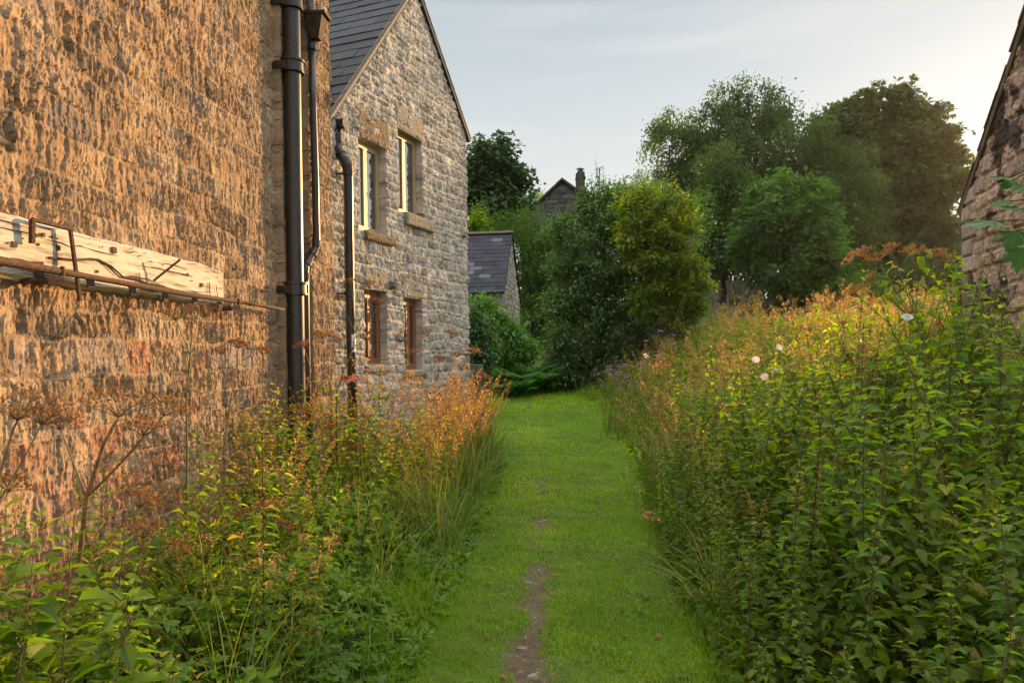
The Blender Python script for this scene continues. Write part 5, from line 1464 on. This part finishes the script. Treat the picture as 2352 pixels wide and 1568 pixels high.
hogweed('orange brown hogweed nearest the gable corner, leaning over the path', 8.6, [(1040, 1030), (1052, 930), (1062, 880)], [(1089, 815, .10, 2, 0), (1050, 820, .08, 2, .1), (1110, 870, .08, 1, 0)], .007)
hogweed('short brown hogweed in the grass left of the path', 4.0, [(590, 1330), (600, 1260), (610, 1215)], [(612, 1180, .09, 2, 0), (560, 1195, .08, 1, 0), (650, 1215, .07, 1, 0)], .007)
hogweed('low rusty hogweed among the nettles bottom left', 3.0, [(300, 1400), (318, 1310), (325, 1270)], [(330, 1235, .09, 2, 0), (400, 1270, .06, 1, 0)], .008)
hogweed('tall hogweed with many bare golden umbels against the dark sycamore, right of the path', 5.3,
        [(2130, 900), (2120, 800), (2108, 740)], [(1985, 590, .10, 2, 0), (2018, 600, .11, 2, .15), (1952, 605, .055, 2, -.1), (1965, 675, .08, 1, -.1), (2000, 640, .05, 2, 0), (2048, 575, .07, 2, .1), (2100, 585, .10, 2, .1), (2150, 590, .08, 2, 0), (2185, 600, .07, 1, .1)], .012, full=False, th=1.6, seed_m='straw', ray_m='straw_stem')
hogweed('lean hogweed stem with a few dry heads in front of the scrub', 6.0, [(1925, 900), (1935, 800), (1940, 770)], [(1938, 745, .04, 2, 0), (1985, 760, .05, 1, 0), (1925, 690, .03, 2, 0)], .006, full=False)
hogweed('dark forked hogweed skeleton in the green of the nettle bed', 6.2, [(1900, 1000), (1880, 900), (1868, 850)], [(1800, 770, .06, 2, 0), (1860, 760, .05, 2, 0), (1915, 775, .06, 2, 0)], .007, full=False)
hogweed('brown hogweed at the left end of the sunlit band', 9.5, [(1655, 960), (1640, 900)], [(1600, 850, .10, 1, 0), (1640, 860, .12, 1, 0), (1690, 868, .09, 1, 0)], .007)
hogweed('pale dry hogweed near the middle of the sunlit band', 9.5, [(1790, 860), (1795, 790)], [(1770, 745, .11, 1, 0), (1810, 738, .12, 1, .1), (1840, 760, .08, 1, 0)], .007)

# ------------------------------------------------------------------ bindweed
def make_bind(seed, L, nl):
    rg = np.random.default_rng(seed); root = thing('bindweed', 'bindweed', 'bindweed'); st = MB(); fo = MB()
    t = np.linspace(0, 1, 14); a = t * 14 + rg.uniform(0, 6)
    path = np.stack([.05 * np.cos(a) + .12 * t * rg.normal(0, 1), .05 * np.sin(a), L * t], -1)
    st.tube(path, .0022, 4, caps=False)
    u = rg.uniform(.2, 1, nl); p = np.stack([np.interp(u, t, path[:, k]) for k in range(3)], -1)
    d = rdirs(rg, nl) * np.array((1, 1, .3)) + (0, 0, -.35); pos = p + d * .05
    fo.scatter(HEART, pos, frames(d, rdirs(rg, nl) * .8 + UP), rg.uniform(.045, .085, nl), np.clip(rg.normal(.55, .25, nl), 0, 1))
    st.build('stem', M['stem_green'], root); fo.build('foliage', M['bind'], root)
    return Proto(root)
BP = [make_bind(1200 + i, L, n) for i, (L, n) in enumerate(((1.25, 34), (1.5, 46), (1.0, 28), (1.35, 40)))]
def trumpet():
    mb = MB(); n = 12; a = np.linspace(0, 2 * math.pi, n, endpoint=False)
    v = []
    for r, z in ((.006, 0), (.010, .018), (.022, .038), (.036, .046)):
        v += [(r * math.cos(q) * (1 + .06 * math.cos(5 * q)), r * math.sin(q) * (1 + .06 * math.cos(5 * q)), z) for q in a]
    f = [(i * n + j, i * n + (j + 1) % n, (i + 1) * n + (j + 1) % n, (i + 1) * n + j) for i in range(3) for j in range(n)]
    mb.add(v, f); return mb
tm = trumpet()
def flower(parent, p, d, s=1.0):
    rot = frames(np.array([(1, 0, .01)]), np.array([d]))[0]
    z = np.asarray(d, float) / np.linalg.norm(d); x = np.cross(z, (.1, .2, 1)); x /= np.linalg.norm(x); y = np.cross(z, x)
    mb = MB(); v = np.concatenate(tm.v) * s; mb.add(np.asarray(p) + v[:, :1] * x + v[:, 1:2] * y + v[:, 2:] * z, tm.blk[0][0])
    return mb.build('flower', M['petal'], parent, smooth=True)
BP_F = [make_bind(1250, 1.25, 34), make_bind(1251, 1.5, 44)]
def bind_at(x, ytop, Y, k, label, s=1.0, group='bindweed climbing through the nettle bed', rz=0.0, src=None):
    p = at(x, ytop, Y); g = float(gz(p[0], p[1])); L = (1.25, 1.5, 1.0, 1.35)[k]
    sc_ = s if s else 1.0
    return (src or BP[k]).place((p[0], p[1], p[2] - L * sc_), rz, sc_, label, group)
b1 = bind_at(1745, 835, 6.0, 0, 'bindweed with four white trumpet flowers in the middle of the green bed', 1.0, None, 0, BP_F[0])
col_b = []
for x, y, d in ((1735, 832, (-.2, -.8, .6)), (1783, 803, (.3, -.8, .5)), (1774, 854, (.5, -.3, .7)), (1758, 868, (-.4, -.7, .3))):
    f_ = flower(None, at(x, y, 5.9), d, .9); col_b.append(f_)
bpy.context.view_layer.update()
for f_ in col_b:
    f_.parent = b1; f_.matrix_parent_inverse = b1.matrix_world.inverted()
b2 = bind_at(2110, 700, 5.1, 1, 'bindweed with one pale open flower wound round the hogweed below the golden umbels', 1.0, None, 0, BP_F[1])
f_ = flower(None, at(2082, 740, 5.0), (-.2, -.6, .8), 1.05)
bpy.context.view_layer.update(); f_.parent = b2; f_.matrix_parent_inverse = b2.matrix_world.inverted()
for i, (x, y, Y, k, s) in enumerate(((2080, 600, 5.2, 1, .8), (2125, 570, 5.3, 3, .95), (2150, 590, 5.2, 0, 1.0), (2095, 580, 5.35, 3, .9), (2060, 640, 5.25, 2, .8), (2120, 640, 5.15, 1, .9), (2185, 575, 5.4, 2, .7), (2140, 620, 5.3, 2, .9))):
    bind_at(x, y, Y, k, 'golden leaved bindweed climbing the tall hogweed against the dark sycamore', s, 'bindweed on the tall hogweed', i * 1.3)
for i, (x, y, Y, k, s) in enumerate(((1905, 690, 6.6, 3, .9), (1925, 700, 6.5, 0, .9), (1890, 740, 6.4, 1, .9), (1700, 860, 6.2, 2, 1.0), (1760, 930, 5.6, 3, .9), (1830, 830, 6.4, 0, 1.0))):
    bind_at(x, y, Y, k, 'bright bindweed sprawling over the tops of the nettles below the sunlit band', s, 'bindweed over the nettle tops', i * 1.7)
for i, (x, y, Y, k, s) in enumerate(((1470, 1010, 6.8, 2, .75), (1515, 1030, 6.3, 0, .7), (1610, 990, 6.5, 1, .8), (2040, 1060, 4.2, 0, .95), (2075, 1120, 4.0, 3, .85), (1850, 1010, 5.0, 2, .9))):
    bind_at(x, y, Y, k, 'light green bindweed twining up stems in the shaded nettle bed', s, 'bindweed in the shade', i * 2.1)

# ------------------------------------------------------------------ small flowers
def make_scab(seed):
    rg = np.random.default_rng(seed); root = thing('scabious', 'scabious', 'wild flower'); st = MB(); lf = MB()
    for k in range(5):
        hd = MB()
        a = rg.uniform(0, 6.28); h = rg.uniform(.75, 1.1); e = np.array((math.cos(a) * .16, math.sin(a) * .16, h))
        st.tube([(0, 0, 0), e * (.5, .5, .55), e], .002, 4, caps=False)
        n = 26; d = rdirs(rg, n); d[:, 2] = np.abs(d[:, 2]) * .6
        hd.scatter(OVAL, e + d * .012, frames(d), np.full(n, .018), rg.random(n))
        u = rg.uniform(.05, .7, 10); d = rdirs(rg, 10); lf.scatter(LANCE, e * u[:, None], frames(d), rg.uniform(.06, .12, 10), rg.uniform(.1, .5, 10))
        hd.build('flower', M['purple'], root)
    st.build('stem', M['stem_green'], root); lf.build('foliage', M['herb'], root)
    return Proto(root)
SP = [make_scab(1300), make_scab(1301)]
for i, (x, y, Y) in enumerate(((1392, 835, 13), (1410, 838, 13.4), (1428, 862, 13.2), (1440, 868, 12.8), (1402, 856, 13.6), (1418, 850, 12.5), (1455, 850, 13.8), (1385, 848, 14), (1500, 800, 13), (1545, 770, 14))):
    p = at(x, y, Y); g = float(gz(p[0], p[1])); s = max(.5, (p[2] - g) / 1.0)
    SP[i % 2].place((p[0], p[1], p[2] - 1.0 * min(s, 1.6)), i, min(s, 1.6), 'purple scabious flowering on the bank beside the holly' if i < 8 else 'purple scabious standing out in the tan herbs of the sunlit band', 'purple flowers at the edge of the bed')
def bunch(name, label, cat, p, mat, n, r, size, tmpl, seed, stemmat='stem_green'):
    rg = np.random.default_rng(seed); root = thing(name, label, cat); hd = MB(); st = MB()
    hd.scatter(tmpl, p + rg.normal(0, r, (n, 3)), frames(rdirs(rg, n), rdirs(rg, n)), size * rg.uniform(.7, 1.2, n), rg.random(n))
    g = p.copy(); g[2] = gz(p[0], p[1]); st.tube([g, (g + p) / 2 + (.03, 0, 0), p], .003, 4)
    st.build('stem', M[stemmat], root); hd.build('flower', M[mat], root); return root
bunch('dock_plant', 'dark red leaves glowing among the lit nettles beside the barn', 'wild plant', at(2158, 746, 5.0), 'red', 9, .014, .03, OVAL, 1)
bunch('daisy', 'small white flower alone at the left end of the sunlit band', 'wild flower', at(1484, 818, 10.5), 'petal', 14, .012, .04, OVAL, 2)
bunch('withered_leaf', 'crumpled pink brown withered leaf in front of the plastic downpipe', 'leaf', at(797, 868, 7.0), 'wither', 7, .03, .065, MAPLE, 3, 'stem_dry')
bunch('dock_plant', 'rust red dock heads at the left end of the golden band', 'wild plant', at(1515, 838, 9.6), 'dry_leaf', 60, .07, .035, TINY, 4, 'stem_dry')
bunch('withered_leaf', 'curled brown dead leaf hanging at the right edge of the path', 'leaf', at(1502, 1180, 5.3), 'dry_leaf', 8, .025, .05, OVAL, 5, 'stem_dry')

# ------------------------------------------------------------------ sycamore sapling at the right edge, beyond which only its leaves show
sap = thing('sycamore_sapling', 'dark sycamore leaves hanging into the picture at the right edge', 'sapling')
SYCL = lobed(5, .74, 1, 3.9); Ys = 2.15; tb = MB(); lf = MB(); rg = np.random.default_rng(77)
g = at(2490, 1400, Ys); g[2] = gz(g[0], g[1]); J = at(2440, 520, Ys)
tb.tube([g, at(2475, 1000, Ys), J, at(2420, 380, Ys)], [.014, .011, .007, .004], 7)
for (x, y, bx, by, sz, dx, dz) in ((2318, 408, 2420, 380, .085, -1, .05), (2360, 425, 2430, 420, .07, -.8, -.4), (2320, 462, 2430, 470, .085, -1, -.1), (2285, 508, 2440, 520, .125, -1, -.10), (2335, 530, 2440, 520, .10, -.6, -.8), (2350, 570, 2440, 520, .10, -.3, -.9), (2345, 480, 2430, 470, .09, -.8, .2), (2400, 440, 2420, 380, .1, .4, .5), (2420, 600, 2440, 520, .1, .1, -.8), (2325, 415, 2420, 380, .06, -.7, -.5)):
    e = at(x, y, Ys + rg.uniform(-.1, .1)); b = at(bx, by, Ys)
    tb.tube([b, (b + e) / 2 + UP * .012, e], .0018, 4, caps=False)
    d = np.array((dx, rg.uniform(-.3, .3), dz)); up = np.array((rg.normal(0, .25), -.38, 1.0))
    lf.scatter(SYCL, e[None], frames(d[None], up[None]), np.array([sz * .82]), np.array([rg.uniform(.0, .4)]))
tb.build('stem', M['bark'], sap); lf.build('foliage', M['elder'], sap)

# ------------------------------------------------------------------ evening haze
mb = MB(); mb.box((10, 63, 15), 166, 158, 40)
m, t, out = new_mat('evening_haze')
pv = t.nodes.new('ShaderNodeVolumePrincipled')
pv.inputs['Color'].default_value = (.95, .95, .95, 1)
pv.inputs['Density'].default_value = .00014
pv.inputs['Anisotropy'].default_value = .72
t.links.new(pv.outputs[0], out.inputs['Volume'])
hz = mb.build('haze', m); tag(hz, kind='stuff')
